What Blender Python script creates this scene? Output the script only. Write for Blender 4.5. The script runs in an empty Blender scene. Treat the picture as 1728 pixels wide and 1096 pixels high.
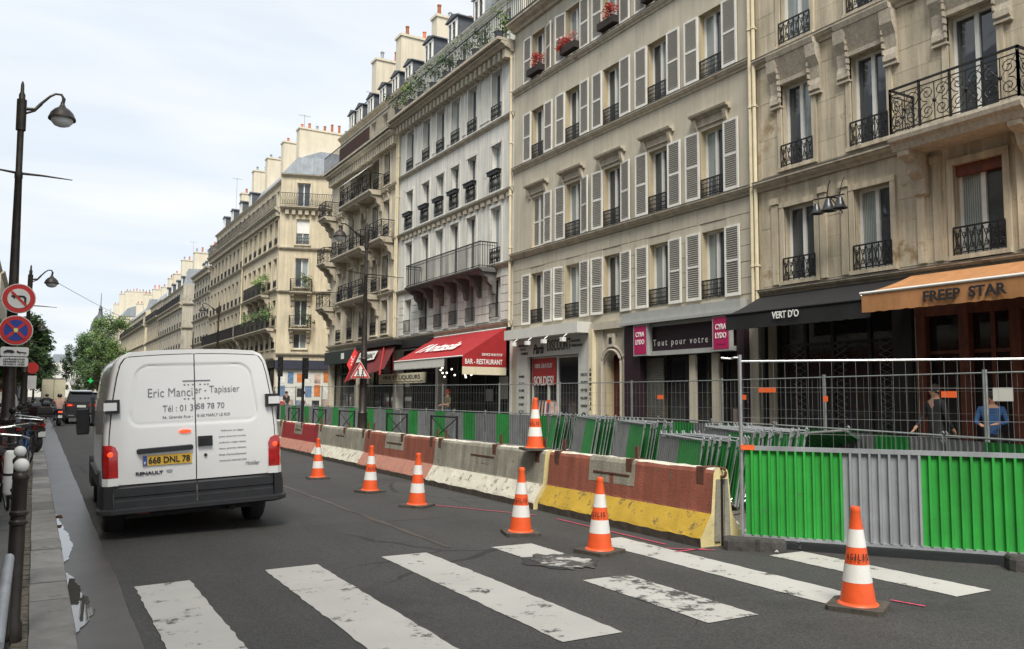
import bpy, math, random
from mathutils import Vector, Matrix
random.seed(7)
R = math.radians
S = bpy.context.scene
COL = S.collection
# ---------------------------------------------------------------- camera
cd = bpy.data.cameras.new('camera'); cam = bpy.data.objects.new('camera', cd); COL.objects.link(cam)
S.camera = cam
YAW, PITCH, ROLL, H = R(29.8028), R(5.0488), .0083, 1.55
fw = Vector((math.sin(YAW)*math.cos(PITCH), math.cos(YAW)*math.cos(PITCH), math.sin(PITCH)))
r0 = Vector((math.cos(YAW), -math.sin(YAW), 0)); u0 = r0.cross(fw)
rr = r0*math.cos(ROLL)+u0*math.sin(ROLL); uu = u0*math.cos(ROLL)-r0*math.sin(ROLL)
m = Matrix((rr, uu, -fw)).transposed().to_4x4(); m.translation = (0, 0, H)
cam.matrix_world = m
cd.sensor_width = 36; cd.lens = 1400/1728*36; cd.clip_start = .05; cd.clip_end = 3000
# ---------------------------------------------------------------- light
EL, AZ = R(54), R(209)           # sun behind the camera, a little to the left; AZ clockwise from +Y
W = bpy.data.worlds.new("World"); S.world = W; W.use_nodes = True
nt = W.node_tree; nt.nodes.clear()
def N(nt, typ, ins=None, **kw):
    n = nt.nodes.new(typ)
    for k, v in kw.items(): setattr(n, k, v)
    for k, v in (ins or {}).items():
        if isinstance(v, bpy.types.NodeSocket): nt.links.new(v, n.inputs[k])
        else: n.inputs[k].default_value = v
    return n
sky = N(nt, 'ShaderNodeTexSky', sky_type='NISHITA', sun_disc=False, sun_elevation=EL, sun_rotation=AZ, air_density=1.3, dust_density=2.5)
tc = N(nt, 'ShaderNodeTexCoord')
sp = N(nt, 'ShaderNodeSeparateXYZ', {0: tc.outputs['Generated']})
mz = N(nt, 'ShaderNodeMath', {0: sp.outputs[2], 1: .22}, operation='ADD')
dx = N(nt, 'ShaderNodeMath', {0: sp.outputs[0], 1: mz.outputs[0]}, operation='DIVIDE')
dy = N(nt, 'ShaderNodeMath', {0: sp.outputs[1], 1: mz.outputs[0]}, operation='DIVIDE')
cb = N(nt, 'ShaderNodeCombineXYZ', {0: dx.outputs[0], 1: dy.outputs[0]})
mp = N(nt, 'ShaderNodeMapping', {0: cb.outputs[0], 'Rotation': (0, 0, R(35)), 'Scale': (.8, 2.0, 1)})
n1 = N(nt, 'ShaderNodeTexNoise', {'Vector': mp.outputs[0], 'Scale': .8, 'Detail': 7, 'Roughness': .5, 'Distortion': .35})
n2 = N(nt, 'ShaderNodeTexNoise', {'Vector': mp.outputs[0], 'Scale': 1.7, 'Detail': 5, 'Roughness': .5, 'Distortion': .2})
rp = N(nt, 'ShaderNodeMapRange', {0: n1.outputs[0], 1: .28, 2: .55, 3: .72, 4: 1.0})
cc = N(nt, 'ShaderNodeMix', {0: N(nt, 'ShaderNodeMapRange', {0: n2.outputs[0], 1: .38, 2: .66}).outputs[0], 6: (.53, .58, .635, 1), 7: (.62, .635, .65, 1)}, data_type='RGBA')
sk = N(nt, 'ShaderNodeVectorMath', {0: sky.outputs[0], 3: .10}, operation='SCALE')
mx = N(nt, 'ShaderNodeMix', {0: rp.outputs[0], 6: sk.outputs[0], 7: cc.outputs[2]}, data_type='RGBA')
bg = N(nt, 'ShaderNodeBackground', {0: mx.outputs[2], 1: 1.0})
N(nt, 'ShaderNodeOutputWorld', {0: bg.outputs[0]})
sd = bpy.data.lights.new('sun', 'SUN'); sd.energy = 2.9; sd.angle = R(25); sd.color = (1, .94, .84)
sun = bpy.data.objects.new('sun', sd); COL.objects.link(sun); sun.location = (0, -10, 40)
sv = Vector((math.sin(AZ)*math.cos(EL), math.cos(AZ)*math.cos(EL), math.sin(EL)))
sun.rotation_euler = sv.to_track_quat('Z', 'Y').to_euler()
vs = S.view_settings; vs.view_transform = 'Standard'; vs.look = 'None'; vs.gamma = 1; vs.exposure = .68; vs.use_curve_mapping = False
# ---------------------------------------------------------------- materials
MATS = {}
def mat(name, col, rough=.8, var=.12, scale=2.5, bump=0, bscale=80, metal=0, streak=0, rnd=0, dirt=None, dscale=1.2, dth=.55, spec=.5, coat=0, emit=None, es=1):
    """procedural surface: broad colour noise + optional vertical rain streaks + shaped dirt + fine bump"""
    M = bpy.data.materials.new(name); M.use_nodes = True; t = M.node_tree; t.nodes.clear()
    g = N(t, 'ShaderNodeNewGeometry'); P = g.outputs['Position']
    a = N(t, 'ShaderNodeTexNoise', {'Vector': P, 'Scale': scale, 'Detail': 5, 'Roughness': .6})
    f = N(t, 'ShaderNodeMapRange', {0: a.outputs[0], 1: .3, 2: .7, 3: 1-var, 4: 1+var}).outputs[0]
    if streak:
        mp = N(t, 'ShaderNodeMapping', {0: P, 'Scale': (3.2, 3.2, .22)})
        b = N(t, 'ShaderNodeTexNoise', {'Vector': mp.outputs[0], 'Scale': 1.6, 'Detail': 6, 'Roughness': .7})
        q = N(t, 'ShaderNodeMapRange', {0: b.outputs[0], 1: .35, 2: .65, 3: 1-streak, 4: 1+streak*.4})
        f = N(t, 'ShaderNodeMath', {0: f, 1: q.outputs[0]}, operation='MULTIPLY').outputs[0]
    if rnd:
        oi = N(t, 'ShaderNodeObjectInfo')
        q = N(t, 'ShaderNodeMapRange', {0: oi.outputs['Random'], 3: 1-rnd, 4: 1+rnd})
        f = N(t, 'ShaderNodeMath', {0: f, 1: q.outputs[0]}, operation='MULTIPLY').outputs[0]
    c = N(t, 'ShaderNodeVectorMath', {0: tuple(col), 3: f}, operation='SCALE').outputs[0]
    if dirt:
        d = N(t, 'ShaderNodeTexNoise', {'Vector': P, 'Scale': dscale, 'Detail': 9, 'Roughness': .72})
        k = N(t, 'ShaderNodeMapRange', {0: d.outputs[0], 1: dth, 2: dth+.09})
        c = N(t, 'ShaderNodeMix', {0: k.outputs[0], 6: c, 7: (*dirt, 1)}, data_type='RGBA').outputs[2]
    B = N(t, 'ShaderNodeBsdfPrincipled', {'Base Color': c, 'Roughness': rough, 'Metallic': metal, 'Specular IOR Level': spec, 'Coat Weight': coat})
    if emit: B.inputs['Emission Color'].default_value = (*emit, 1); B.inputs['Emission Strength'].default_value = es
    if bump:
        bn = N(t, 'ShaderNodeTexNoise', {'Vector': P, 'Scale': bscale, 'Detail': 4})
        bb = N(t, 'ShaderNodeBump', {'Height': bn.outputs[0], 'Strength': bump, 'Distance': .01})
        t.links.new(bb.outputs[0], B.inputs['Normal'])
    N(t, 'ShaderNodeOutputMaterial', {0: B.outputs[0]})
    MATS[name] = M; return M
mat('asphalt', (.047, .047, .046), .82, .22, .7, .5, 140)
mat('asphalt_patch', (.036, .036, .036), .85, .2, 2, .5, 160)
mat('gutter', (.060, .054, .046), .38, .25, 1.5, .3, 90, dirt=(.045, .04, .034), dscale=1.0, dth=.5)
mat('pavement', (.10, .098, .092), .8, .25, 1.3, .3, 60, dirt=(.05, .05, .048), dscale=2)
mat('kerb_granite', (.25, .24, .225), .8, .2, 6, .5, 120, rnd=.24, dirt=(.10, .095, .09), dscale=5, dth=.58)
mat('sett_strip', (.13, .115, .085), .9, .45, 25, .6, 60)
mat('ground', (.09, .088, .08), .9, .2, .3)
mat('rubble', (.30, .29, .27), .95, .5, 22, .8, 40)
mat('plank', (.17, .15, .12), .9, .35, 6, .2, rnd=.35)
mat('stone_a', (.52, .455, .34), .88, .17, 1.1, .35, 30, streak=.36, rnd=.05, dirt=(.30, .22, .13), dscale=1.1, dth=.575)
mat('stone_b', (.50, .46, .37), .9, .08, 1.2, .15, 40, streak=.14, dirt=(.27, .235, .175), dscale=.7, dth=.63, rnd=.04)
mat('stone_b_reveal', (.50, .42, .27), .9, .1, 2, streak=.1)
mat('stone_c', (.70, .69, .635), .9, .08, 1.2, .15, 40, streak=.24, dirt=(.25, .235, .20), dscale=.9, dth=.63, rnd=.03)
mat('stone_d', (.63, .565, .435), .9, .12, 1.2, .2, 30, streak=.26, dirt=(.28, .22, .15), dscale=.8, dth=.6)
mat('stone_e', (.60, .53, .39), .9, .12, .8, streak=.22, dirt=(.33, .27, .17), dscale=.6, dth=.62)
mat('stone_f', (.46, .41, .31), .9, .12, .8, streak=.25, dirt=(.2, .17, .12), dscale=.6, dth=.58)
mat('stone_g', (.43, .40, .33), .9, .12, .8, streak=.25, dirt=(.2, .18, .14), dscale=.6, dth=.58)
mat('carved_stone', (.46, .41, .33), .95, .2, 14, .7, 60, streak=.2)
mat('moulding', (.47, .42, .33), .9, .16, 4, .2, streak=.2, dirt=(.25, .21, .16), dscale=2.5, dth=.57)
mat('lead_grey', (.13, .125, .12), .8, .3, 5)
mat('chimney_cream', (.66, .60, .47), .9, .06, .8, streak=.12)
mat('terracotta', (.48, .16, .07), .85, .2, 5, rnd=.35)
mat('zinc', (.34, .37, .40), .45, .15, 2, metal=.4, streak=.2)
mat('slate', (.075, .085, .10), .6, .25, 5, .2)
mat('white_paint', (.74, .74, .71), .55, .06, 6, rnd=.04)
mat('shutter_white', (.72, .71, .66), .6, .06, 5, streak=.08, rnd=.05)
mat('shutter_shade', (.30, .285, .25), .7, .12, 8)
mat('iron', (.018, .018, .02), .5, .3, 12, .1, metal=.3)
mat('iron_lamp', (.042, .036, .031), .42, .3, 9, .08, metal=.4)
mat('dark_front', (.014, .012, .013), .45, .2, 3)
mat('black_cloth', (.011, .011, .012), .8, .2, 3)
mat('orange_cloth', (.42, .20, .08), .85, .14, 3, .15, 50, streak=.12)
mat('red_cloth', (.34, .016, .02), .8, .14, 3, .1, 50)
mat('red_dark', (.15, .014, .014), .7, .2, 3)
mat('cream_board', (.66, .60, .44), .7, .1, 6)
mat('ochre_cream', (.68, .60, .42), .8, .08, 3, streak=.12)
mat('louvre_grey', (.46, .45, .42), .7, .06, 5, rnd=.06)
mat('trough_dark', (.03, .022, .02), .8, .2, 5)
mat('lattice_grey', (.10, .10, .10), .6, .3, 8)
mat('grey_board', (.36, .37, .36), .6, .08, 4)
mat('pale_board', (.60, .60, .56), .6, .05, 4)
mat('disc_board', (.52, .53, .50), .7, .06, 4)
mat('aubergine', (.025, .011, .018), .5, .15, 3)
mat('magenta', (.40, .012, .095), .5, .06, 3)
mat('wood_red', (.17, .045, .022), .5, .3, 7, streak=.35)
mat('door_red', (.085, .009, .010), .4, .15, 5)
mat('roller', (.17, .17, .155), .5, .12, 3, metal=.3)
mat('shop_dark', (.016, .015, .015), .5, .3, 2)
mat('text_black', (.02, .02, .022), .6, .05)
mat('text_grey', (.20, .20, .22), .6, .05)
mat('text_white', (.80, .80, .78), .6, .03)
mat('poster_red', (.42, .03, .03), .5, .1, 5)
mat('orange_plastic', (.78, .105, .025), .45, .09, 10, .05, 60, dirt=(.35, .06, .02), dscale=16, dth=.69)
mat('cone_white', (.74, .73, .70), .35, .07, 9, dirt=(.42, .40, .37), dscale=12, dth=.64)
mat('rubber', (.03, .03, .03), .85, .35, 10, .3, 80)
mat('rubber_block', (.055, .052, .05), .9, .45, 12, .6, 60)
mat('cone_base', (.07, .062, .05), .9, .35, 12, .3)
mat('barrier_brick', (.28, .09, .058), .88, .16, 3, .6, 45, streak=.3, dirt=(.16, .11, .085), dscale=7, dth=.585)
mat('barrier_pink', (.42, .20, .15), .9, .16, 4, .5, 45, dirt=(.16, .10, .08), dscale=4, dth=.58)
mat('barrier_redp', (.30, .025, .03), .8, .14, 4, .4, 45, dirt=(.13, .02, .02), dscale=4, dth=.6)
mat('barrier_concrete', (.31, .30, .245), .94, .22, 3, .7, 45, streak=.4, dirt=(.16, .15, .12), dscale=6, dth=.57)
mat('barrier_white', (.60, .58, .49), .9, .16, 5, .5, 45, dirt=(.14, .125, .10), dscale=8, dth=.545)
mat('barrier_yellow', (.47, .31, .035), .85, .18, 4, .4, 45, dirt=(.13, .10, .05), dscale=8, dth=.55)
mat('barrier_cream', (.62, .53, .27), .85, .16, 5, .4, 45, dirt=(.40, .34, .2), dscale=6, dth=.58)
mat('barrier_foot', (.06, .05, .04), .95, .5, 9, .6)
mat('rust', (.11, .045, .028), .9, .4, 20, .4)
mat('barrier_green', (.03, .34, .05), .5, .16, 2, .15, 12, streak=.22, dirt=(.06, .20, .07), dscale=9, dth=.60)
mat('green_dull', (.016, .17, .036), .55, .2, 2, rnd=.15)
mat('sheet_grey', (.30, .32, .345), .5, .14, 3, .12, 12, metal=.1, streak=.22, dirt=(.17, .17, .16), dscale=9, dth=.62)
mat('sheet_grey_dull', (.14, .15, .155), .6, .2, 3, rnd=.15)
mat('galvanised', (.50, .52, .53), .35, .15, 9, metal=.75, rnd=.1)
mat('tube_dull', (.24, .26, .25), .5, .25, 12, metal=.4, rnd=.25)
mat('van_white', (.80, .80, .79), .22, .02, 3, coat=.6)
mat('van_plastic', (.022, .023, .026), .55, .2, 6, .1, 90)
mat('van_glass', (.02, .022, .025), .06, .05, 2)
mat('lamp_red', (.42, .012, .012), .12, .35, 12, coat=.8)
mat('lamp_lit', (.8, .05, .02), .2, .05, 2, emit=(1, .10, .03), es=.7)
mat('plate_yellow', (.75, .46, .05), .4, .05)
mat('plate_blue', (.02, .09, .35), .4, .05)
mat('plate_white', (.75, .75, .73), .4, .05)
mat('car_black', (.012, .013, .016), .18, .1, 2, coat=.8)
mat('sign_red', (.55, .03, .025), .4, .05, 5)
mat('sign_blue', (.02, .05, .30), .4, .05, 5)
mat('sign_white', (.68, .68, .65), .45, .06, 8)
mat('sign_yellow', (.75, .70, .25), .45, .06, 8)
mat('skin', (.42, .23, .15), .6, .05)
mat('hair', (.03, .02, .015), .8, .1)
mat('cloth_dark', (.018, .018, .022), .85, .2, 8)
mat('cloth_blue', (.03, .09, .22), .85, .2, 8)
mat('cloth_pink', (.48, .30, .24), .85, .2, 8)
mat('cloth_olive', (.13, .12, .07), .85, .2, 8)
mat('cloth_white', (.6, .6, .58), .85, .1, 8)
mat('denim', (.05, .075, .13), .85, .2, 8)
mat('bark', (.07, .055, .04), .95, .35, 9, .4, 30)
mat('leaf', (.075, .15, .035), .6, .45, 1.1, rnd=.2)
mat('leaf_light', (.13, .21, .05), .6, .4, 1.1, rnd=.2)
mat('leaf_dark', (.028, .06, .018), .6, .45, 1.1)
mat('leaf_grey', (.12, .16, .085), .65, .4, 3)
mat('flower_red', (.42, .05, .035), .6, .5, 8)
mat('pharmacy_green', (.02, .5, .12), .4, .05, 3, emit=(.04, .9, .25), es=.06)
mat('bulb', (.9, .88, .8), .4, .02, 3, emit=(1, .95, .8), es=2.0)
mat('sign_glow', (.7, .05, .05), .4, .05, 3, emit=(.9, .06, .05), es=.12)
mat('ribbon', (.85, .14, .03), .6, .15, 20)
mat('pink_paint', (.55, .06, .12), .8, .4, 20)
mat('bell_metal', (.05, .055, .06), .35, .4, 9, metal=.6)
mat('lamp_glass', (.75, .8, .82), .1, .03, 3, coat=.5)
mat('poster_white', (.62, .62, .60), .6, .3, 5)
mat('poster_orange', (.55, .17, .04), .6, .3, 5)
mat('poster_blue', (.12, .2, .34), .6, .4, 5)
mat('seal', (.03, .03, .03), .7, .1)
mat('chalk', (.10, .10, .09), .8, .6, 30)
mat('posters', (.40, .30, .26), .7, .6, 2.2)
mat('truck_cream', (.62, .58, .42), .6, .1, 2)
mat('blue_awning', (.03, .035, .06), .8, .1, 3)
mat('green_front', (.02, .03, .028), .5, .2, 3)

def special():
    # window panes: dark room and blue-grey reflections put into the colour, some with pale curtains hanging in folds, polished surface that mirrors the street
    M = bpy.data.materials.new('pane_glass'); M.use_nodes = True; t = M.node_tree; t.nodes.clear()
    oi = N(t, 'ShaderNodeObjectInfo'); g = N(t, 'ShaderNodeNewGeometry'); tcn = N(t, 'ShaderNodeTexCoord')
    w = N(t, 'ShaderNodeTexWave', {'Vector': tcn.outputs['Object'], 'Scale': 7, 'Distortion': 1.5, 'Detail': 2}, wave_type='BANDS', bands_direction='X')
    cur = N(t, 'ShaderNodeMix', {0: w.outputs[1], 6: (.16, .19, .19, 1), 7: (.38, .43, .43, 1)}, data_type='RGBA')
    nz = N(t, 'ShaderNodeTexNoise', {'Vector': g.outputs['Position'], 'Scale': 1.4, 'Detail': 3})
    drk = N(t, 'ShaderNodeMix', {0: nz.outputs[0], 6: (.018, .022, .026, 1), 7: (.085, .10, .115, 1)}, data_type='RGBA')
    k = N(t, 'ShaderNodeMath', {0: oi.outputs['Random'], 1: .55}, operation='GREATER_THAN')
    c = N(t, 'ShaderNodeMix', {0: k.outputs[0], 6: drk.outputs[2], 7: cur.outputs[2]}, data_type='RGBA')
    bn = N(t, 'ShaderNodeTexNoise', {'Vector': g.outputs['Position'], 'Scale': 2.2, 'Detail': 1})
    bb = N(t, 'ShaderNodeBump', {'Height': bn.outputs[0], 'Strength': .12, 'Distance': .05})
    B = N(t, 'ShaderNodeBsdfPrincipled', {'Base Color': c.outputs[2], 'Roughness': .04, 'Specular IOR Level': .9, 'Normal': bb.outputs[0]})
    N(t, 'ShaderNodeOutputMaterial', {0: B.outputs[0]}); MATS['pane_glass'] = M
    # shop windows: dim interior with blurred goods
    M = bpy.data.materials.new('shop_glass'); M.use_nodes = True; t = M.node_tree; t.nodes.clear()
    g = N(t, 'ShaderNodeNewGeometry')
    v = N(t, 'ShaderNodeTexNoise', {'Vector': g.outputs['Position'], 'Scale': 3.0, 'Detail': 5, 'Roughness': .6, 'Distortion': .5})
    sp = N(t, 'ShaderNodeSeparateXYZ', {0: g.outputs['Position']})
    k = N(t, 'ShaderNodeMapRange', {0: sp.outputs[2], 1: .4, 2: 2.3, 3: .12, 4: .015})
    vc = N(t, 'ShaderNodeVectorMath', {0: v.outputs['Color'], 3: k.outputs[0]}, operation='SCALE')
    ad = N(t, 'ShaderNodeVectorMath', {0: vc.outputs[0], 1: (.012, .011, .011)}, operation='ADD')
    B = N(t, 'ShaderNodeBsdfPrincipled', {'Base Color': ad.outputs[0], 'Roughness': .05, 'Specular IOR Level': .6})
    N(t, 'ShaderNodeOutputMaterial', {0: B.outputs[0]}); MATS['shop_glass'] = M
    # worn road paint: flaked where the aggregate shows through
    for nm, th in (('road_paint', .588), ('road_paint_worn', .54), ('paint_crumbs', .47)):
        M = bpy.data.materials.new(nm); M.use_nodes = True; t = M.node_tree; t.nodes.clear()
        g = N(t, 'ShaderNodeNewGeometry')
        a = N(t, 'ShaderNodeTexNoise', {'Vector': g.outputs['Position'], 'Scale': 3.2, 'Detail': 14, 'Roughness': .80})
        k = N(t, 'ShaderNodeMapRange', {0: a.outputs[0], 1: th-.03, 2: th+.02})
        b = N(t, 'ShaderNodeTexNoise', {'Vector': g.outputs['Position'], 'Scale': 1.3, 'Detail': 6, 'Roughness': .6})
        pc = N(t, 'ShaderNodeMix', {0: b.outputs[0], 6: (.36, .355, .335, 1), 7: (.52, .51, .48, 1)}, data_type='RGBA')
        c = N(t, 'ShaderNodeMix', {0: k.outputs[0], 6: pc.outputs[2], 7: (.06, .059, .056, 1)}, data_type='RGBA')
        bn = N(t, 'ShaderNodeTexNoise', {'Vector': g.outputs['Position'], 'Scale': 120, 'Detail': 3})
        bb = N(t, 'ShaderNodeBump', {'Height': bn.outputs[0], 'Strength': .4, 'Distance': .01})
        B = N(t, 'ShaderNodeBsdfPrincipled', {'Base Color': c.outputs[2], 'Roughness': .75, 'Normal': bb.outputs[0]})
        N(t, 'ShaderNodeOutputMaterial', {0: B.outputs[0]}); MATS[nm] = M
    M = bpy.data.materials.new('water'); M.use_nodes = True; t = M.node_tree; t.nodes.clear()
    g = N(t, 'ShaderNodeNewGeometry')
    bn = N(t, 'ShaderNodeTexNoise', {'Vector': g.outputs['Position'], 'Scale': 9, 'Detail': 2})
    bb = N(t, 'ShaderNodeBump', {'Height': bn.outputs[0], 'Strength': .012, 'Distance': .02})
    B = N(t, 'ShaderNodeBsdfPrincipled', {'Base Color': (.07, .065, .055, 1), 'Roughness': .02, 'Specular IOR Level': 1.0, 'IOR': 1.6, 'Normal': bb.outputs[0]})
    N(t, 'ShaderNodeOutputMaterial', {0: B.outputs[0]}); MATS['water'] = M
    # asphalt: pale and dark chips, long tyre-polished bands, faint broad blotches
    M = MATS['asphalt']; t = M.node_tree; t.nodes.clear()
    g = N(t, 'ShaderNodeNewGeometry'); P = g.outputs['Position']
    a = N(t, 'ShaderNodeTexVoronoi', {'Vector': P, 'Scale': 95})
    s = N(t, 'ShaderNodeSeparateColor', {0: a.outputs['Color']})
    chips = N(t, 'ShaderNodeMapRange', {0: s.outputs[0], 1: .0, 2: 1, 3: .60, 4: 1.45})
    lm = N(t, 'ShaderNodeMapping', {0: P, 'Scale': (1.3, .10, 1)})
    l = N(t, 'ShaderNodeTexNoise', {'Vector': lm.outputs[0], 'Scale': 1.2, 'Detail': 4})
    lr = N(t, 'ShaderNodeMapRange', {0: l.outputs[0], 1: .3, 2: .7, 3: .86, 4: 1.14})
    b = N(t, 'ShaderNodeTexNoise', {'Vector': P, 'Scale': .9, 'Detail': 8, 'Roughness': .65})
    br = N(t, 'ShaderNodeMapRange', {0: b.outputs[0], 1: .3, 2: .7, 3: .85, 4: 1.15})
    f = N(t, 'ShaderNodeMath', {0: chips.outputs[0], 1: lr.outputs[0]}, operation='MULTIPLY')
    f = N(t, 'ShaderNodeMath', {0: f.outputs[0], 1: br.outputs[0]}, operation='MULTIPLY')
    st = N(t, 'ShaderNodeTexNoise', {'Vector': P, 'Scale': .55, 'Detail': 9, 'Roughness': .7, 'Distortion': .6})
    sr = N(t, 'ShaderNodeMapRange', {0: st.outputs[0], 1: .56, 2: .66, 3: 1, 4: .72})
    f = N(t, 'ShaderNodeMath', {0: f.outputs[0], 1: sr.outputs[0]}, operation='MULTIPLY')
    wn = N(t, 'ShaderNodeTexNoise', {'Vector': P, 'Scale': 2.5, 'Detail': 4})
    wp = N(t, 'ShaderNodeMix', {0: .14, 6: P, 7: wn.outputs['Color']}, data_type='RGBA')
    ck = N(t, 'ShaderNodeTexVoronoi', {'Vector': wp.outputs[2], 'Scale': .42}, feature='DISTANCE_TO_EDGE')
    cm = N(t, 'ShaderNodeTexNoise', {'Vector': P, 'Scale': .4, 'Detail': 1})
    cw = N(t, 'ShaderNodeMapRange', {0: cm.outputs[0], 1: .48, 2: .6, 3: 0, 4: .007})
    cl_ = N(t, 'ShaderNodeMath', {0: ck.outputs[0], 1: cw.outputs[0]}, operation='LESS_THAN')
    cr = N(t, 'ShaderNodeMapRange', {0: cl_.outputs[0], 3: 1, 4: .45})
    f = N(t, 'ShaderNodeMath', {0: f.outputs[0], 1: cr.outputs[0]}, operation='MULTIPLY')
    c = N(t, 'ShaderNodeVectorMath', {0: (.045, .0445, .043), 3: f.outputs[0]}, operation='SCALE')
    bb = N(t, 'ShaderNodeBump', {'Height': a.outputs['Distance'], 'Strength': .35, 'Distance': .008})
    B = N(t, 'ShaderNodeBsdfPrincipled', {'Base Color': c.outputs[0], 'Roughness': .8, 'Normal': bb.outputs[0]})
    N(t, 'ShaderNodeOutputMaterial', {0: B.outputs[0]})
special()
# ---------------------------------------------------------------- mesh helpers
class MB:
    def __init__(s): s.v = []; s.f = []; s.m = []; s.T = None; s.k = 0
    def add(s, vs, fs, k=None):
        o = len(s.v)
        if s.T is not None: vs = [tuple(s.T @ Vector(p)) for p in vs]
        s.v += [tuple(p) for p in vs]; s.f += [[i+o for i in q] for q in fs]; s.m += [s.k if k is None else k]*len(fs)
        return s
    def box(s, x0, y0, z0, x1, y1, z1, k=None):
        if x0 > x1: x0, x1 = x1, x0
        if y0 > y1: y0, y1 = y1, y0
        if z0 > z1: z0, z1 = z1, z0
        return s.add([(x0, y0, z0), (x1, y0, z0), (x1, y1, z0), (x0, y1, z0), (x0, y0, z1), (x1, y0, z1), (x1, y1, z1), (x0, y1, z1)],
                     [(0, 3, 2, 1), (4, 5, 6, 7), (0, 1, 5, 4), (1, 2, 6, 5), (2, 3, 7, 6), (3, 0, 4, 7)], k)
    def quad(s, a, b, c, d, k=None): return s.add([a, b, c, d], [(0, 1, 2, 3)], k)
    def loft(s, rings, cap=True, closed=True, k=None):
        n = len(rings[0]); vs = [p for r in rings for p in r]; fs = []
        for i in range(len(rings)-1):
            for j in range(n if closed else n-1):
                a = i*n+j; b = i*n+(j+1) % n; fs.append((a, b, b+n, a+n))
        if cap: fs.append(tuple(range(n))[::-1]); fs.append(tuple((len(rings)-1)*n+j for j in range(n)))
        return s.add(vs, fs, k)
    def prism(s, pts, axis, a, b, k=None):
        """extrude a closed 2-D outline along an axis; pts are the other two coordinates in x,y,z order"""
        def at(p, t): return (t, p[0], p[1]) if axis == 'x' else ((p[0], t, p[1]) if axis == 'y' else (p[0], p[1], t))
        return s.loft([[at(p, a) for p in pts], [at(p, b) for p in pts]], k=k)
    def tube(s, pts, r, n=6, k=None, cap=True):
        pts = [Vector(p) for p in pts]; rings = []
        for i, p in enumerate(pts):
            d = (pts[min(i+1, len(pts)-1)]-pts[max(i-1, 0)])
            if d.length < 1e-9: d = Vector((0, 0, 1))
            d.normalize(); u = d.orthogonal() if abs(d.z) > .95 else d.cross(Vector((0, 0, 1)))
            u.normalize(); w = d.cross(u); q = r[i] if isinstance(r, (list, tuple)) else r
            rings.append([tuple(p+u*q*math.cos(2*math.pi*j/n)+w*q*math.sin(2*math.pi*j/n)) for j in range(n)])
        return s.loft(rings, cap, True, k)
    def lathe(s, prof, n=16, c=(0, 0, 0), k=None, cap=True):
        return s.loft([[(c[0]+r*math.cos(2*math.pi*j/n), c[1]+r*math.sin(2*math.pi*j/n), c[2]+z) for j in range(n)] for r, z in prof], cap, True, k)
    def ball(s, c, r, n=8, k=None):
        return s.lathe([(max(.001, r*math.sin(math.pi*i/(n//2+1))), -r*math.cos(math.pi*i/(n//2+1))) for i in range(n//2+2)], n, c, k)
    def mesh(s, name, mats, smooth=False):
        me = bpy.data.meshes.new(name); me.from_pydata(s.v, [], s.f)
        for q in (mats if isinstance(mats, (list, tuple)) else [mats]): me.materials.append(MATS[q] if isinstance(q, str) else q)
        if any(s.m): me.polygons.foreach_set('material_index', s.m)
        if smooth:
            me.polygons.foreach_set('use_smooth', [True]*len(me.polygons)); me.set_sharp_from_angle(angle=R(smooth if smooth > 1 else 40))
        me.update(); return me
    def build(s, name, mats, parent=None, smooth=False, loc=None, rz=None, **tags):
        return put(name, s.mesh(name, mats, smooth), parent, loc, rz, **tags)
def tagit(o, **t):
    for k, v in t.items():
        if v is not None: o['category' if k == 'cat' else k] = v
    return o
def put(name, me, parent=None, loc=None, rz=None, **tags):
    o = bpy.data.objects.new(name, me); COL.objects.link(o); o.parent = parent
    if loc is not None: o.location = loc
    if rz is not None: o.rotation_euler = (0, 0, rz) if not isinstance(rz, tuple) else rz
    return tagit(o, **tags)
def thing(name, label, cat, loc=(0, 0, 0), rz=0, group=None):
    return put(name, None, None, loc, rz, label=label, cat=cat, group=group)
def dup(root, loc, rz=None, label=None, group=None):
    """a copy of a thing with copies of its parts and sub-parts"""
    def cp(o, par):
        c = o.copy(); COL.objects.link(c); c.parent = par
        for ch in list(o.children): cp(ch, c)
        return c
    r = cp(root, None); r.location = loc
    if rz is not None: r.rotation_euler = (0, 0, rz) if not isinstance(rz, tuple) else rz
    if label: r['label'] = label
    if group: r['group'] = group
    return r
TXT = {}
def text(s, w, h, mname, parent, loc, rot, bold=0, name='lettering', ext=.004, shear=0, space=1, **tags):
    """flat print: the words as thin raised letters, fitted to width w and height h, centred on loc"""
    cu = bpy.data.curves.new('t', 'FONT'); cu.body = s; cu.extrude = .001; cu.offset = bold; cu.shear = shear; cu.space_character = space
    cu.resolution_u = 3; cu.align_x = 'CENTER'; cu.align_y = 'CENTER'
    ob = bpy.data.objects.new('t', cu); me = bpy.data.meshes.new_from_object(ob); bpy.data.objects.remove(ob); bpy.data.curves.remove(cu)
    xs = [v.co.x for v in me.vertices]; ys = [v.co.y for v in me.vertices]
    cx, cy = (min(xs)+max(xs))/2, (min(ys)+max(ys))/2; sx = w/(max(xs)-min(xs)); sy = h/(max(ys)-min(ys))
    for v in me.vertices: v.co = ((v.co.x-cx)*sx, (v.co.y-cy)*sy, v.co.z*ext*1000)
    me.materials.clear(); me.materials.append(MATS[mname]); me.name = name
    return put(name, me, parent, loc, rot, **tags)
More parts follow.
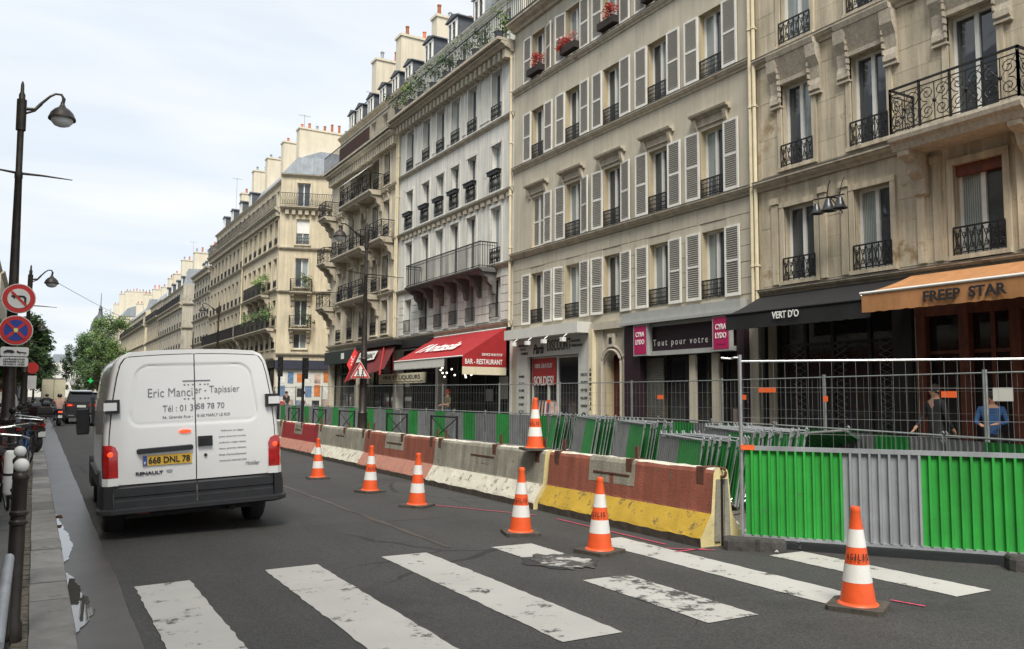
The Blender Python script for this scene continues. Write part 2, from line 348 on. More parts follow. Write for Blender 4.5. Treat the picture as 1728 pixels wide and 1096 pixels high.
# ---------------------------------------------------------------- ground, road, pavements
def zroad(x): return 0.0 if x > 2.6 else -.045*((2.6-x)/2.35)**1.3
g = MB(); g.quad((-500, -200, -.35), (700, -200, -.35), (700, 1200, -.35), (-500, 1200, -.35)); g.build('ground', 'ground', kind='structure')
def strip(name, mname, xs, y0, y1, dz, ny=1, jag=0, **kw):
    mb = MB(); ys = [y0+(y1-y0)*i/ny for i in range(ny+1)]; rnd = random.Random(name+str(xs[0])); rows = []
    for y in ys:
        e0, e1 = rnd.uniform(-jag, jag), rnd.uniform(-jag, jag)
        rows.append([(x+(e0 if i == 0 else e1 if i == len(xs)-1 else 0), y, zroad(x)+dz) for i, x in enumerate(xs)])
    mb.loft(rows, False, False)
    mb.f = [q[::-1] for q in mb.f]
    return mb.build(name, mname, **dict(dict(kind='structure'), **kw))
strip('road', 'asphalt', [.2, .7, 1.2, 1.7, 2.2, 2.6, 9.6], -30, 600, 0)
gx = [.22, .5, .74]
mb = MB(); rnd = random.Random(4)
rows = []
for i in range(241):
    y = 1+i*.3; e = .68+.005*max(0, y-6)*(1 if y < 46 else 0)+.2*(y >= 46)+rnd.uniform(-.006, .006)+.006*math.sin(y*.9)
    rows.append([(x, y, zroad(x)+.004) for x in (.22, .4, e)])
mb.loft(rows, False, False); mb.f = [q[::-1] for q in mb.f]; mb.build('gutter', 'gutter', kind='structure')
strip('road_seam', 'gutter', [3.78, 3.84], 7.9, 24, .004, 50, .02)
# crosswalk: six stripes, the fourth one broken by a patch
def stripe(x0, x1, y0, y1, m='road_paint'):
    strip('crosswalk_stripe', m, [x0, (x0+x1)/2, x1], y0, y1, .005, 40, .008)
stripe(.80, 1.23, 4.2, 7.62); stripe(1.87, 2.35, 4.2, 7.69); stripe(3.0, 3.48, 4.55, 7.75)
stripe(4.2, 4.68, 7.05, 7.72); stripe(4.14, 4.62, 4.45, 5.98, 'road_paint_worn'); stripe(5.32, 5.78, 4.35, 7.6); stripe(6.45, 6.92, 4.1, 6.05)
mb = MB(); ring = [(4.32+.36*math.cos(a)*random.uniform(.75, 1.1)+.1, 6.75+.42*math.sin(a)*random.uniform(.75, 1.1), .006) for a in [i*math.pi/11 for i in range(22)]]
mb.add(ring, [tuple(range(22))]); mb.build('road_patch', 'asphalt_patch', kind='structure')
rnd = random.Random(9); mb = MB(); ring = [(4.44+.30*math.cos(q)*rnd.uniform(.7, 1.2), 6.74+.40*math.sin(q)*rnd.uniform(.7, 1.15), .010) for q in [i*math.pi/17 for i in range(34)]]
mb.add(ring, [tuple(range(34))]); mb.build('paint_flakes', 'paint_crumbs', kind='structure')
for x0, y0, x1, y1 in ((5.78, 6.82, 6.15, 6.5), (5.72, 6.62, 6.12, 6.62), (5.86, 4.27, 5.92, 4.02), (4.98, 11.2, 5.84, 9.5), (5.9, 9.1, 5.92, 7.0)):
    a = math.atan2(y1-y0, x1-x0)+math.pi/2; w = .013; ox, oy = w*math.cos(a), w*math.sin(a); mb = MB()
    mb.quad((x0-ox, y0-oy, .009), (x0+ox, y0+oy, .009), (x1+ox, y1+oy, .009), (x1-ox, y1-oy, .009)); mb.build('marking_line', 'pink_paint', kind='structure')
# manhole-less asphalt repairs further up the road
strip('road_patch', 'asphalt_patch', [1.3, 2.0, 3.2], 17, 22, .003, 12, .05)
# puddles lying against the kerb
def puddle(pts):
    mb = MB(); n = len(pts); left = [(.24, p[1], zroad(.3)+.012) for p in pts]; right = [(p[0], p[1], zroad(.3)+.012) for p in pts]
    mb.loft([left, right], False, False); mb.build('puddle', 'water', kind='structure')
def edge(y0, y1, prof, seed):
    rnd = random.Random(seed); out = []
    for i in range(61):
        t = i/60; k = t*(len(prof)-1); j = min(int(k), len(prof)-2); q = k-j; q = q*q*(3-2*q); w = prof[j]+(prof[j+1]-prof[j])*q
        out.append((.275+w*1.2*(1+.06*math.sin(i*.55+seed)+.04*math.sin(i*1.7)+rnd.uniform(-.06, .06)), y0+(y1-y0)*t))
    return out
puddle(edge(13.3, 8.9, [0, .03, .05, .065, .08, .095, .11, .12, .125, .115, .08, .02], 2)); puddle(edge(8.65, 6.25, [.015, .06, .085, .095, .105, .115, .135, .15, .15, .12, .06, .01], 3))
# left kerb: one granite stone after another, then the sett strip and the pavement
kb = put('kerb', None, kind='structure')
meshes = []
for L in (.62, .78, .95):
    mb = MB(); x0, x1, z0, z1, b = .045, .30, -.2, .10, .02; h = L/2-.010
    prof = [(x0, z0), (x1, z0), (x1, z1-b), (x1-b*.35, z1-b*.3), (x1-b, z1), (x0, z1)]
    mb.prism(prof, 'y', -h, h); meshes.append((L, mb.mesh('kerb_stone', 'kerb_granite', 30)))
y = 1.2; rnd = random.Random(5); cnt = 0
while y < 90:
    L, me = rnd.choice(meshes); put('kerb_stone', me, kb, (rnd.uniform(-.004, .004), y+L/2, rnd.uniform(-.004, .004)), rnd.uniform(-.003, .003)); y += L; cnt += 1
mb = MB(); mb.box(.045, 90, -.2, .30, 600, .10); mb.build('kerb_far', 'kerb_granite', kb, kind='stuff')
mb = MB(); rnd = random.Random(8); y = 1.2
while y < 40:
    L = rnd.uniform(.09, .14)
    for x0 in (-.045, ): mb.box(x0, y, -.1, .037, y+L-.012, .085+rnd.uniform(0, .012))
    y += L
mb.build('setts', 'sett_strip', kb, kind='stuff')
mb = MB(); mb.box(-4.2, -30, -.3, .044, 600, .078); mb.build('pavement', 'pavement', kind='structure')
pv = put('paving', None, kind='structure')
mb = MB(); mb.box(-.5+.006, -.35, 0, .5-.006, .35-.006, .012); sl = mb.mesh('paving_slab', 'pavement')
mb = MB(); rnd = random.Random(3)
for r in range(36):
    for c in range(2):
        put('paving_slab', sl, pv, (-.55-1.0*c+(.0 if r % 2 else .0), 3.0+r*.70+(.35*c), .08+rnd.uniform(-.002, .003)))
# right pavement with its kerb, and the dug-up strip between the concrete blocks and the fences
mb = MB(); mb.box(9.6, -30, -.3, 16.3, 600, .11); mb.build('pavement', 'pavement', kind='structure')
mb = MB(); mb.box(9.35, -10, -.2, 9.6, 600, .125); mb.build('kerb', 'kerb_granite', kind='structure')
mb = MB(); mb.quad((6.9, 6.9, .006), (7.9, 6.5, .006), (9.3, 9.5, .006), (7.3, 11, .006)); mb.build('bare_ground', 'chalk', kind='structure')
mb = MB(); rnd = random.Random(6)
for i in range(420):
    x = 7.0+rnd.gauss(0, .22)+.1; y = 7.35+rnd.gauss(0, .45); q = rnd.uniform(.008, .034); 
    vs = [(x+q*rnd.uniform(.6, 1.2)*a, y+q*rnd.uniform(.6, 1.2)*b, .01+q*c) for a, b, c in ((1, 0, 0), (0, 1, 0), (-1, 0, 0), (0, -1, 0), (.2, .1, .8))]
    mb.add(vs, [(0, 1, 4), (1, 2, 4), (2, 3, 4), (3, 0, 4)])
mb.build('gravel', 'rubble', kind='stuff')
for i, (x, y, L, a) in enumerate(((7.9, 8.3, 1.9, .35), (8.2, 8.8, 2.1, .5), (8.0, 9.6, 1.7, .2), (8.8, 9.2, 1.8, .8))):
    mb = MB(); mb.box(-L/2, -.11, 0, L/2, .11, .035)
    mb.build('wooden_plank', 'plank', None, None, (x, y, .02+.036*i), a, label=['weathered plank lying nearest the gap between concrete barrier and fence', 'long weathered plank crossing another in front of barrier stacks', 'weathered plank lying farthest back before leaning barriers', 'weathered plank lying askew closest to the pavement kerb'][i], cat='plank', group='planks on the dug-up ground')
# ---------------------------------------------------------------- facade kit. Local frame: x along the street, +y out to the street, z up
FR = R(90); TR = (R(90), 0, R(180))
def wall(par, L, z0, z1, ops, mname, rm=None, depth=.28, D=9, top=True, name='wall', x0=0, back=True):
    """wall face with real openings and reveals, closed by side walls, a back and a top"""
    mb = MB(); xs = sorted({x0, L, *[o[0] for o in ops], *[o[1] for o in ops]}); zs = sorted({z0, z1, *[o[2] for o in ops], *[o[3] for o in ops]})
    for i in range(len(xs)-1):
        for j in range(len(zs)-1):
            a, b, c, d = xs[i], xs[i+1], zs[j], zs[j+1]; mx, mz = (a+b)/2, (c+d)/2
            if not any(o[0] < mx < o[1] and o[2] < mz < o[3] for o in ops): mb.quad((b, 0, c), (a, 0, c), (a, 0, d), (b, 0, d))
    for o in ops:
        a, b, c, d = o[:4]; e = -(o[4] if len(o) > 4 else depth)
        mb.quad((a, 0, c), (a, 0, d), (a, e, d), (a, e, c), 1); mb.quad((b, 0, d), (b, 0, c), (b, e, c), (b, e, d), 1)
        mb.quad((a, 0, d), (b, 0, d), (b, e, d), (a, e, d), 1); mb.quad((b, 0, c), (a, 0, c), (a, e, c), (b, e, c), 1)
        mb.quad((b, e, c), (a, e, c), (a, e, d), (b, e, d), 1)
    if back:
        mb.quad((x0, 0, z0), (x0, -D, z0), (x0, -D, z1), (x0, 0, z1)); mb.quad((L, -D, z0), (L, 0, z0), (L, 0, z1), (L, -D, z1)); mb.quad((x0, -D, z0), (L, -D, z0), (L, -D, z1), (x0, -D, z1))
    if top: mb.quad((x0, 0, z1), (x0, -D, z1), (L, -D, z1), (L, 0, z1))
    return mb.build(name, [mname, rm or mname], par)
WM = {}
def window(par, x, z, w, h, y=-.2, frame='white_paint', transom=0, one=False, label=None):
    """french window: frame with centre mullion, two panes"""
    key = (round(w, 2), round(h, 2), frame, transom, one)
    if key not in WM:
        mb = MB(); t = .055; a = w/2; dd = .05
        mb.box(-a, -dd, 0, -a+t, .02, h); mb.box(a-t, -dd, 0, a, .02, h); mb.box(-a+t, -dd, h-t, a-t, .02, h); mb.box(-a+t, -dd, 0, a-t, .02, t*1.4)
        if not one: mb.box(-.045, -dd, t*1.4, .045, .035, h-t)
        if transom: mb.box(-a+t, -dd, h*transom-.03, a-t, .028, h*transom+.03)
        fm = mb.mesh('window', frame)
        mb = MB(); g = (2*a-2*t)/(1 if one else 2)-(.0 if one else .045)
        mb.quad((g/2, 0, t*1.4), (-g/2, 0, t*1.4), (-g/2, 0, h-t), (g/2, 0, h-t)); WM[key] = (fm, mb.mesh('pane', 'pane_glass'), g)
    fm, pm, g = WM[key]
    o = put('window', fm, par, (x, y, z), label=label)
    for s in ((0,) if one else (-1, 1)): put('pane', pm, o, (s*(g/2+.045), -.02, 0))
    return o
RM = {}
def scroll(mb, cx, cz, r, turn, y, t=.012, n=14, flip=1):
    pts = []
    for i in range(n+1):
        a = turn+flip*i/n*math.pi*3.2; q = r*(1-.82*i/n); pts.append((cx+q*math.cos(a), y, cz+q*math.sin(a)))
    mb.tube(pts, t, 4, cap=False)
def guard_mesh(w, h, style):
    key = (round(w, 2), round(h, 2), style)
    if key in RM: return RM[key]
    mb = MB(); a = w/2
    mb.box(-a, -.015, h-.035, a, .015, h); mb.box(-a, -.01, .04, a, .01, .065)
    if style == 'plain':
        n = max(3, int(w/.085))
        for i in range(n+1): x = -a+.01+(w-.02)*i/n; mb.box(x-.007, -.007, .0, x+.007, .007, h-.03)
    elif style == 'panel':
        mb.box(-a, -.01, h*.72, a, .01, h*.75)
        n = max(3, int(w/.055))
        for i in range(n+1): x = -a+.01+(w-.02)*i/n; mb.box(x-.010, -.007, .0, x+.010, .007, h-.03)
        for i in range(n): x = -a+.01+(w-.02)*(i+.5)/n; mb.tube([(x-.03, 0, h*.35), (x, 0, h*.5), (x+.03, 0, h*.35), (x, 0, h*.2), (x-.03, 0, h*.35)], .007, 4, cap=False)
    else:
        n = max(3, int(w/.14)); s = w/n
        for i in range(n+1): x = -a+s*i; mb.box(x-.009, -.009, .0, x+.009, .009, h-.03)
        for i in range(n):
            x = -a+s*(i+.5); q = s*.42
            for zz, tn, fl in ((.06+(h-.1)*.25, 1.57, 1), (.06+(h-.1)*.72, -1.57, -1)):
                scroll(mb, x, zz, q, tn, 0, .011, 10, fl)
            mb.tube([(x-s*.4, 0, .08), (x+s*.4, 0, h-.06)], .008, 4, cap=False); mb.tube([(x+s*.4, 0, .08), (x-s*.4, 0, h-.06)], .008, 4, cap=False)
    RM[key] = mb.mesh('window_guard', 'iron'); return RM[key]
def guard(par, x, z, w, h=.55, style='plain', y=.03): return put('window_guard', guard_mesh(w, h, style), par, (x, y, z))
def cornice(par, L, z, d=.18, h=.22, mname='moulding', x0=0, name='cornice', lead=True, dent=0, y0=0):
    mb = MB(); pr = [(y0-.05, z), (y0+d*.25, z), (y0+d*.35, z+h*.3), (y0+d*.7, z+h*.45), (y0+d*.85, z+h*.7), (y0+d, z+h*.75), (y0+d, z+h), (y0-.05, z+h+.04)]
    mb.prism(pr, 'x', x0, L)
    if dent:
        n = int((L-x0)/dent)
        for i in range(n): x = x0+(i+.5)*dent; mb.box(x-dent*.28, -.02, z-h*.75, x+dent*.28, y0+d*.62, z+h*.28)
    if lead: mb.quad((x0, y0+d+.004, z+h+.006), (L, y0+d+.004, z+h+.006), (L, y0-.02, z+h+.045), (x0, y0-.02, z+h+.045), 1); mb.box(x0, y0+d-.02, z+h+.001, L, y0+d+.012, z+h+.012, 1)
    return mb.build(name, [mname, 'lead_grey'], par)
def surround(par, x, z, w, h, mname, t=.14, p=.035, sill=True):
    k = ('sur', round(w, 2), round(h, 2), mname, t, sill)
    if k not in RM:
        mb = MB(); a = w/2
        mb.box(-a-t, -.02, 0, -a, p, h); mb.box(a, -.02, 0, a+t, p, h); mb.box(-a-t, -.02, h, a+t, p+.01, h+t)
        if sill: mb.box(-a-t, -.02, -.09, a+t, p+.05, 0)
        RM[k] = mb.mesh('window_surround', mname)
    return put('window_surround', RM[k], par, (x, 0, z))
def blocks(par, x0, x1, z0, z1, ops, mname, ch=.46, bw=.95, gap=.012, p=.018, marg=.16, cap=300, seed=1):
    """ashlar: each stone its own thin proud piece; joints stay open between them"""
    rnd = random.Random(seed); n = max(1, round((z1-z0)/ch)); ch = (z1-z0)/n; k = 0; cache = {}
    for r in range(n):
        za, zb = z0+r*ch, z0+(r+1)*ch; iv = [(x0, x1)]
        for o in ops:
            if o[2]-.02 < zb and o[3]+marg > za:
                a, b = o[0]-marg, o[1]+marg; nv = []
                for p0, p1 in iv:
                    if b <= p0 or a >= p1: nv.append((p0, p1))
                    else:
                        if a-p0 > .1: nv.append((p0, a))
                        if p1-b > .1: nv.append((b, p1))
                iv = nv
        for p0, p1 in iv:
            m = max(1, round((p1-p0)/bw+(.25 if r % 2 else -.25))); w = (p1-p0)/m
            for i in range(m):
                if k >= cap: return
                key = (round(w, 3), round(ch, 3))
                if key not in cache:
                    mb = MB(); a = w/2-gap/2; c = ch-gap; bb = min(.008, p*.45)
                    mb.loft([[(-a, 0, 0), (a, 0, 0), (a, 0, c), (-a, 0, c)], [(-a, p-bb, 0), (a, p-bb, 0), (a, p-bb, c), (-a, p-bb, c)], [(-a+bb, p, bb), (a-bb, p, bb), (a-bb, p, c-bb), (-a+bb, p, c-bb)]], True)
                    mb.f = [q[::-1] for q in mb.f]; cache[key] = mb.mesh('stone_block', mname)
                put('stone_block', cache[key], par, (p0+w*(i+.5), rnd.uniform(-.003, .004), za+gap/2)); k += 1
SH = {}
def shutter(par, x, z, w, h, solid=False, y=.03, ry=0, label=None):
    key = (round(w, 2), round(h, 2))
    if key not in SH:
        mb = MB(); t = .055; a = w/2
        mb.box(-a, 0, 0, -a+t, .045, h); mb.box(a-t, 0, 0, a, .045, h)
        for zc in (0, h*.5-t/2, h-t): mb.box(-a+t, .001, zc, a-t, .044, zc+t*(1.5 if zc == 0 else 1.1))
        fm = mb.mesh('shutter', 'shutter_white')
        mb = MB(); n = int(h/.062)
        for i in range(n):
            zz = t+(h-2*t)*(i+.5)/n
            mb.add([(-a+t, .006, zz-.018), (a-t, .006, zz-.018), (a-t, .036, zz+.004), (-a+t, .036, zz+.004), (-a+t, .004, zz-.028), (a-t, .004, zz-.028), (a-t, .040, zz-.006), (-a+t, .040, zz-.006)],
                   [(0, 1, 2, 3), (7, 6, 5, 4), (3, 2, 6, 7), (0, 4, 5, 1)])
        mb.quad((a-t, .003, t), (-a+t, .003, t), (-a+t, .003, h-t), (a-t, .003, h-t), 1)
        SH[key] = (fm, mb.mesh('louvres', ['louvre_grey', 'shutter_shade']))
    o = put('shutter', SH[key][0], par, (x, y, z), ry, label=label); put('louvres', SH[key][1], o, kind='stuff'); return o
def pediment(par, x, z, w, mname='moulding'):
    k = ('ped', round(w, 2), mname)
    if k not in RM:
        mb = MB(); a = w/2
        mb.box(-a, -.02, 0, a, .05, .22); mb.prism([(-.02, .22), (.08, .22), (.11, .28), (.20, .30), (.22, .36), (-.02, .40)], 'x', -a-.12, a+.12)
        for s in (-1, 1): mb.prism([(-.02, -.14), (.05, -.14), (.10, .0), (.15, .215), (-.02, .215)], 'x', s*(a-.03)-.06, s*(a-.03)+.06)
        RM[k] = mb.mesh('window_hood', mname)
    return put('window_hood', RM[k], par, (x, 0, z))
def balcony(par, x0, x1, z, d=.8, h=1.0, style='scroll', slab='carved_stone', brackets=2, th=.24, bk='moulding'):
    o = MB(); o.prism([(0, -th), (d-.16, -th), (d-.10, -th*.6), (d-.02, -th*.45), (d, -th*.2), (d-.01, 0), (0, 0)], 'x', x0, x1)
    b = o.build('balcony', slab, par, None, (0, 0, z))
    n = brackets
    for i in range(n):
        x = x0+.22+(x1-x0-.44)*i/max(1, n-1); mb = MB()
        pr = [(0, -th-.004), (d*.8, -th-.004), (d*.78, -th-.1), (d*.5, -th-.2), (d*.42, -th-.42), (d*.22, -th-.55), (d*.16, -th-.85), (0, -th-.9)]
        mb.prism(pr, 'x', x-.13, x+.13); mb.build('bracket', bk, b)
    mb = MB(); L = x1-x0; y = d-.07
    def run(p, q):
        p, q = Vector(p), Vector(q); ln = (q-p).length; T = Matrix.Translation(p) @ (q-p).to_track_quat('X', 'Z').to_matrix().to_4x4()
        mb.T = T
        mb.box(0, -.02, h-.04, ln, .02, h); mb.box(0, -.012, .05, ln, .012, .075)
        if style == 'bars':
            n = int(ln/.11)
            for i in range(n+1): xx = ln*i/n; mb.box(xx-.009, -.009, .0, xx+.009, .009, h-.03)
            mb.box(0, -.01, h-.16, ln, .01, h-.14)
        else:
            mb.box(0, -.01, h-.15, ln, .01, h-.13); n = max(1, round(ln/.62)); s = ln/n
            for i in range(n+1):
                xx = s*i; mb.box(xx-.02, -.02, .0, xx+.02, .02, h); mb.ball((xx, 0, h-.09), .035, 6)
            for i in range(n):
                xx = s*(i+.5); q = (h-.22)*.235
                for sx in (-1, 1):
                    for sz in (-1, 1): scroll(mb, xx+sx*s*.24, .08+(h-.22)*(.5+sz*.24), q*.95, (-1.57 if sz > 0 else 1.57), 0, .011, 16, sx*sz)
                mb.tube([(xx, 0, .07), (xx, 0, h-.14)], .01, 4); mb.ball((xx, 0, .08+(h-.22)*.5), .045, 6)
                mb.tube([(xx-s*.46, 0, .1), (xx, 0, h*.46), (xx+s*.46, 0, .1)], .008, 4); mb.tube([(xx-s*.46, 0, h-.16), (xx, 0, h*.46), (xx+s*.46, 0, h-.16)], .008, 4)
        mb.T = None
    run((x0+.05, y, 0), (x1-.05, y, 0)); run((x0+.05, 0.0, 0), (x0+.05, y, 0)); run((x1-.05, 0, 0), (x1-.05, y, 0))
    mb.build('railing', 'iron', b); return b
def railing(par, x0, x1, z, y, h=1.0, style='bars', name='railing', mname='iron'):
    mb = MB(); ln = x1-x0; mb.box(x0, y-.02, h-.04, x1, y+.02, h); mb.box(x0, y-.012, .05, x1, y+.012, .08)
    st = .15 if style == 'bars' else .17; n = int(ln/st)
    for i in range(n+1): xx = x0+ln*i/n; mb.box(xx-.009, y-.009, 0, xx+.009, y+.009, h-.03)
    if style == 'cross':
        for i in range(n): a, b = x0+ln*i/n, x0+ln*(i+1)/n; mb.tube([(a, y, .08), (b, y, h-.05)], .009, 4); mb.tube([(b, y, .08), (a, y, h-.05)], .009, 4)
    return mb.build(name, mname, par, None, (0, 0, z))
def dormer(par, x, z, y=-.9, w=1.0, h=1.35, back=2.0, body='slate', face='white_paint'):
    k = ('dor', w, h, body)
    if k not in RM:
        mb = MB(); a = w/2
        mb.box(-a, -back, 0, a, -.02, h); mb.box(-a-.12, -back, h, a+.12, .10, h+.06, 0); mb.prism([(-a-.1, h+.061), (a+.1, h+.061), (0, h+.28)], 'y', -back, .08, 0)
        mb.box(-a+.02, -.018, 0, a-.02, 0, h-.02, 1); RM[k] = mb.mesh('dormer', [body, face])
    o = put('dormer', RM[k], par, (x, y, z)); window(o, 0, .12, w-.22, h-.22, y=.02); return o
POT = {}
def chimney(par, x, y0, y1, z0, z1, t=.75, pots=8, body='chimney_cream', potm='terracotta', seed=1):
    mb = MB(); mb.box(x-t/2, y0, z0, x+t/2, y1, z1); mb.box(x-t/2-.07, y0-.07, z1+.002, x+t/2+.07, y1+.07, z1+.14)
    o = mb.build('chimney', body, par); rnd = random.Random(seed)
    if 'p' not in POT:
        mb = MB(); mb.lathe([(.13, 0), (.115, .1), (.10, .55), (.125, .56), (.125, .62), (.09, .63)], 8); POT['p'] = mb.mesh('chimney_pot', 'terracotta')
        mb = MB(); mb.lathe([(.10, 0), (.10, .4), (.15, .42), (.02, .55)], 8); POT['q'] = mb.mesh('chimney_pot', 'zinc')
    for i in range(pots):
        y = y0+(y1-y0)*(i+.5)/pots; q = put('chimney_pot', POT['p' if rnd.random() < .8 and potm == 'terracotta' else 'q'], o, (x+rnd.uniform(-.12, .12), y, z1+.14)); q.scale = (1, 1, rnd.uniform(.6, 1.25))
    return o
def pipe(par, x, z0, z1, y=.12, r=.055, mname='ochre_cream'):
    mb = MB(); mb.tube([(x, y, z0), (x, y, z1)], r, 8); z = z0+1
    while z < z1: mb.tube([(x, y, z), (x, y, z+.06)], r*1.35, 8); mb.box(x-.02, 0, z+.01, x+.02, y, z+.04); z += 2.1
    return mb.build('drainpipe', mname, par)
LC = {}
def leafmesh(name, w, d, h, n, q, mname, seed=1, blob=None):
    """many small leaf faces spread through an uneven volume made of clumps"""
    rnd = random.Random(seed); mb = MB(); cl = blob or [((rnd.uniform(-.5, .5)*w, rnd.uniform(-.5, .5)*d, rnd.uniform(0, 1)*h), rnd.uniform(.18, .38)*min(max(w, h), 2*h)) for _ in range(max(4, int(w/ .18)))]
    for i in range(n):
        c, r = cl[rnd.randrange(len(cl))]; v = Vector((rnd.gauss(0, 1), rnd.gauss(0, 1), rnd.gauss(0, 1))).normalized()*r*rnd.uniform(.3, 1.12); p = Vector(c)+v
        a = Vector((rnd.gauss(0, 1), rnd.gauss(0, 1), rnd.gauss(0, .6))).normalized()*q*rnd.uniform(.6, 1.3); b = a.orthogonal().normalized().lerp(v.normalized(), .4)*q*.55
        mb.add([p-a, p+b, p+a, p-b], [(0, 1, 2, 3)])
    return mb.mesh(name, mname)
# ---------------------------------------------------------------- building A: ochre stone, ornate balcony
def bld(label, Y0, X=16.0, rz=FR, name='apartment_building'): return thing(name, label, 'building', (X, Y0, 0), rz)
A = bld('beige stone building with carved balcony above the orange and black shop awnings', 2.0); LA = 13.15
wa = [(13.84-2, .93), (11.8-2, .93), (9.4-2, 1.0), (6.9-2, .93), (4.5-2, .93)]
FA = [(4.47, 6.33), (7.33, 9.45), (10.5, 12.5), (13.5, 15.3)]
ops = [(x-w/2, x+w/2, a, b) for x, w in wa for a, b in FA]
shopA = [(9.35, 12.9, .12, 3.75, .8), (.6, 8.85, .12, 3.75, .8)]
wall(A, LA, 0, 17, ops+shopA, 'stone_a', 'stone_a', .24)
for z0, z1 in ((4.40, 6.86), (7.22, 10.12), (10.42, 13.1)): blocks(A, .05, LA-.12, z0, z1, [o for o in ops if z0 <= o[2] < z1], 'stone_a', .5, 1.15, .004, .007, .17, 100, int(z0*3))
for z, d in ((6.88, .24), (10.14, .2), (13.12, .2), (16.0, .5)): cornice(A, LA, z, d, .22, dent=(.3 if z == 16 else 0))
cornice(A, LA, 4.18, .16, .14, 'moulding')
for j, (a, b) in enumerate(FA):
    for i, (x, w) in enumerate(wa):
        window(A, x, a, w, b-a); surround(A, x, a, w, b-a, 'stone_a', .13, .05)
        if not (j == 1 and i in (2, 4)): guard(A, x, a, w+.04, .58, 'orn', .06)
# red-brown blind box in the head of the window under the balcony
mb = MB(); mb.box(-.5, -.18, 0, .5, -.06, .22); mb.build('blind_box', 'wood_red', A, None, (wa[2][0], .0, 6.11))
# big carved consoles that carry hoods over the second-floor windows
def hood(par, x, z, w):
    k = ('bighood', w)
    if k not in RM:
        mb = MB(); a = w/2
        mb.prism([(-.02, .42), (.06, .42), (.12, .56), (.26, .66), (.30, .78), (-.02, .78)], 'x', -a-.26, a+.26); mb.box(-a, -.02, .10, a, .05, .42)
        mb.add([(-a, .051, .10), (a, .051, .10), (a, .24, .64), (-a, .24, .64)], [(0, 1, 2, 3)])
        for s in (-1, 1):
            c = s*(a+.15); pr = [(-.02, -.52), (.05, -.52), (.12, -.47), (.11, -.34), (.07, -.2), (.10, .1), (.22, .34), (.25, .64), (-.02, .64)]
            mb.prism(pr, 'x', c-.15, c+.15)
            for q in range(7): mb.box(c-s*.15-.012*s, .05, -.46+q*.15, c-s*.15+.02*s, .13+.015*q, -.36+q*.15)
            mb.box(c-.17, -.02, -.58, c+.17, .10, -.53)
        mb.box(-a, -.02, .0, a, .085, .10); RM[k] = mb.mesh('window_hood', 'carved_stone')
    return put('window_hood', RM[k], par, (x, 0, z))
for i, (x, w) in enumerate(wa): hood(A, x, 9.47, w)
for x0, x1, z in ((6.08, 8.78, 7.06), (1.1, 3.9, 7.06)): balcony(A, x0, x1, z, .85, .98, 'scroll', 'carved_stone', 2, .34, 'carved_stone')
for x in (LA-.02, LA+.12): pipe(A, x, 3.95, 16.2, .12, .05)
# pilaster strips with capitals beside first-floor windows
mb = MB()
for x in (wa[0][0]+.75, wa[0][0]-.72, wa[1][0]+.72, wa[2][0]+.85, wa[2][0]-.85, 8.62): mb.box(x-.09, -.01, 4.42, x+.09, .055, 6.45); mb.box(x-.12, -.01, 6.451, x+.12, .09, 6.6)
mb.build('pilasters', 'stone_a', A, kind='stuff')
# bracket with three hanging bells
bt = thing('bell_sign', 'three dark metal bells hanging from an iron bracket beside first-floor window', 'sign', (15.98, 12.55, 5.75), FR)
mb = MB(); mb.tube([(0, 0, .45), (0, .55, .42)], .02); mb.tube([(-.42, .5, .40), (.42, .5, .44)], .018); mb.tube([(0, 0, .1), (0, .45, .42)], .014); mb.box(-.06, 0, .05, .06, .03, .6)
mb.tube([(-.3, .5, .42), (-.36, .5, .66), (-.42, .5, .78)], .012, 4); mb.tube([(.05, .5, .42), (.0, .5, .7), (-.06, .5, .8)], .012, 4); mb.build('bracket', 'iron', bt)
mb = MB(); mb.lathe([(.02, .26), (.05, .24), (.08, .15), (.11, .06), (.17, .0), (.155, 0), (.09, .08), (.02, .2)], 14); bm_ = mb.mesh('bell', 'bell_metal', 30)
for dx_, dy_, sc in ((-.3, .5, 1.05), (.02, .5, 1.15), (.36, .48, .95)): q = put('bell', bm_, bt, (dx_, dy_, .1)); q.scale = (sc,)*3
# ---- ground floor of A: black shop and wooden shop
def shopfront(par, x0, x1, z1, y, frame, cols, glass='shop_glass', trans=None, door=None, stall=.45, name='shopfront'):
    """frame with uprights, transom rail and panes set back behind them"""
    mb = MB(); t = .07; mb.box(x0, y-.08, .11, x0+t, y+.02, z1); mb.box(x1-t, y-.08, .11, x1, y+.02, z1); mb.box(x0+t, y-.08, z1-t, x1-t, y+.02, z1)
    mb.box(x0+t, y-.08, .11, x1-t, y+.015, stall)
    for c in cols: mb.box(c-.045, y-.07, stall, c+.045, y+.018, z1-t)
    if trans: mb.box(x0+t, y-.07, trans-.035, x1-t, y+.014, trans+.035)
    o = mb.build(name, frame, par); e = [x0+t]+list(cols)+[x1-t]
    for a, b in zip(e[:-1], e[1:]):
        for c, d in (((stall, trans-.035), (trans+.035, z1-t)) if trans else ((stall, z1-t),)):
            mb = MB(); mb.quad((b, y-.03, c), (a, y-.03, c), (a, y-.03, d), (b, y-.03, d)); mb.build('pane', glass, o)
    return o
mb = MB(); mb.box(8.86, -.02, .11, 13.1, .10, 4.15); 
mb = MB(); mb.box(8.9, .0, 3.76, 13.0, .14, 4.16); mb.box(12.92, .0, .11, 13.05, .12, 3.755); mb.box(8.88, 0, .11, 9.33, .12, 3.755); mb.build('shop_fascia', 'dark_front', A)
shopfront(A, 9.36, 12.88, 3.7, -.3, 'dark_front', (10.2, 11.2, 12.0), trans=2.9)
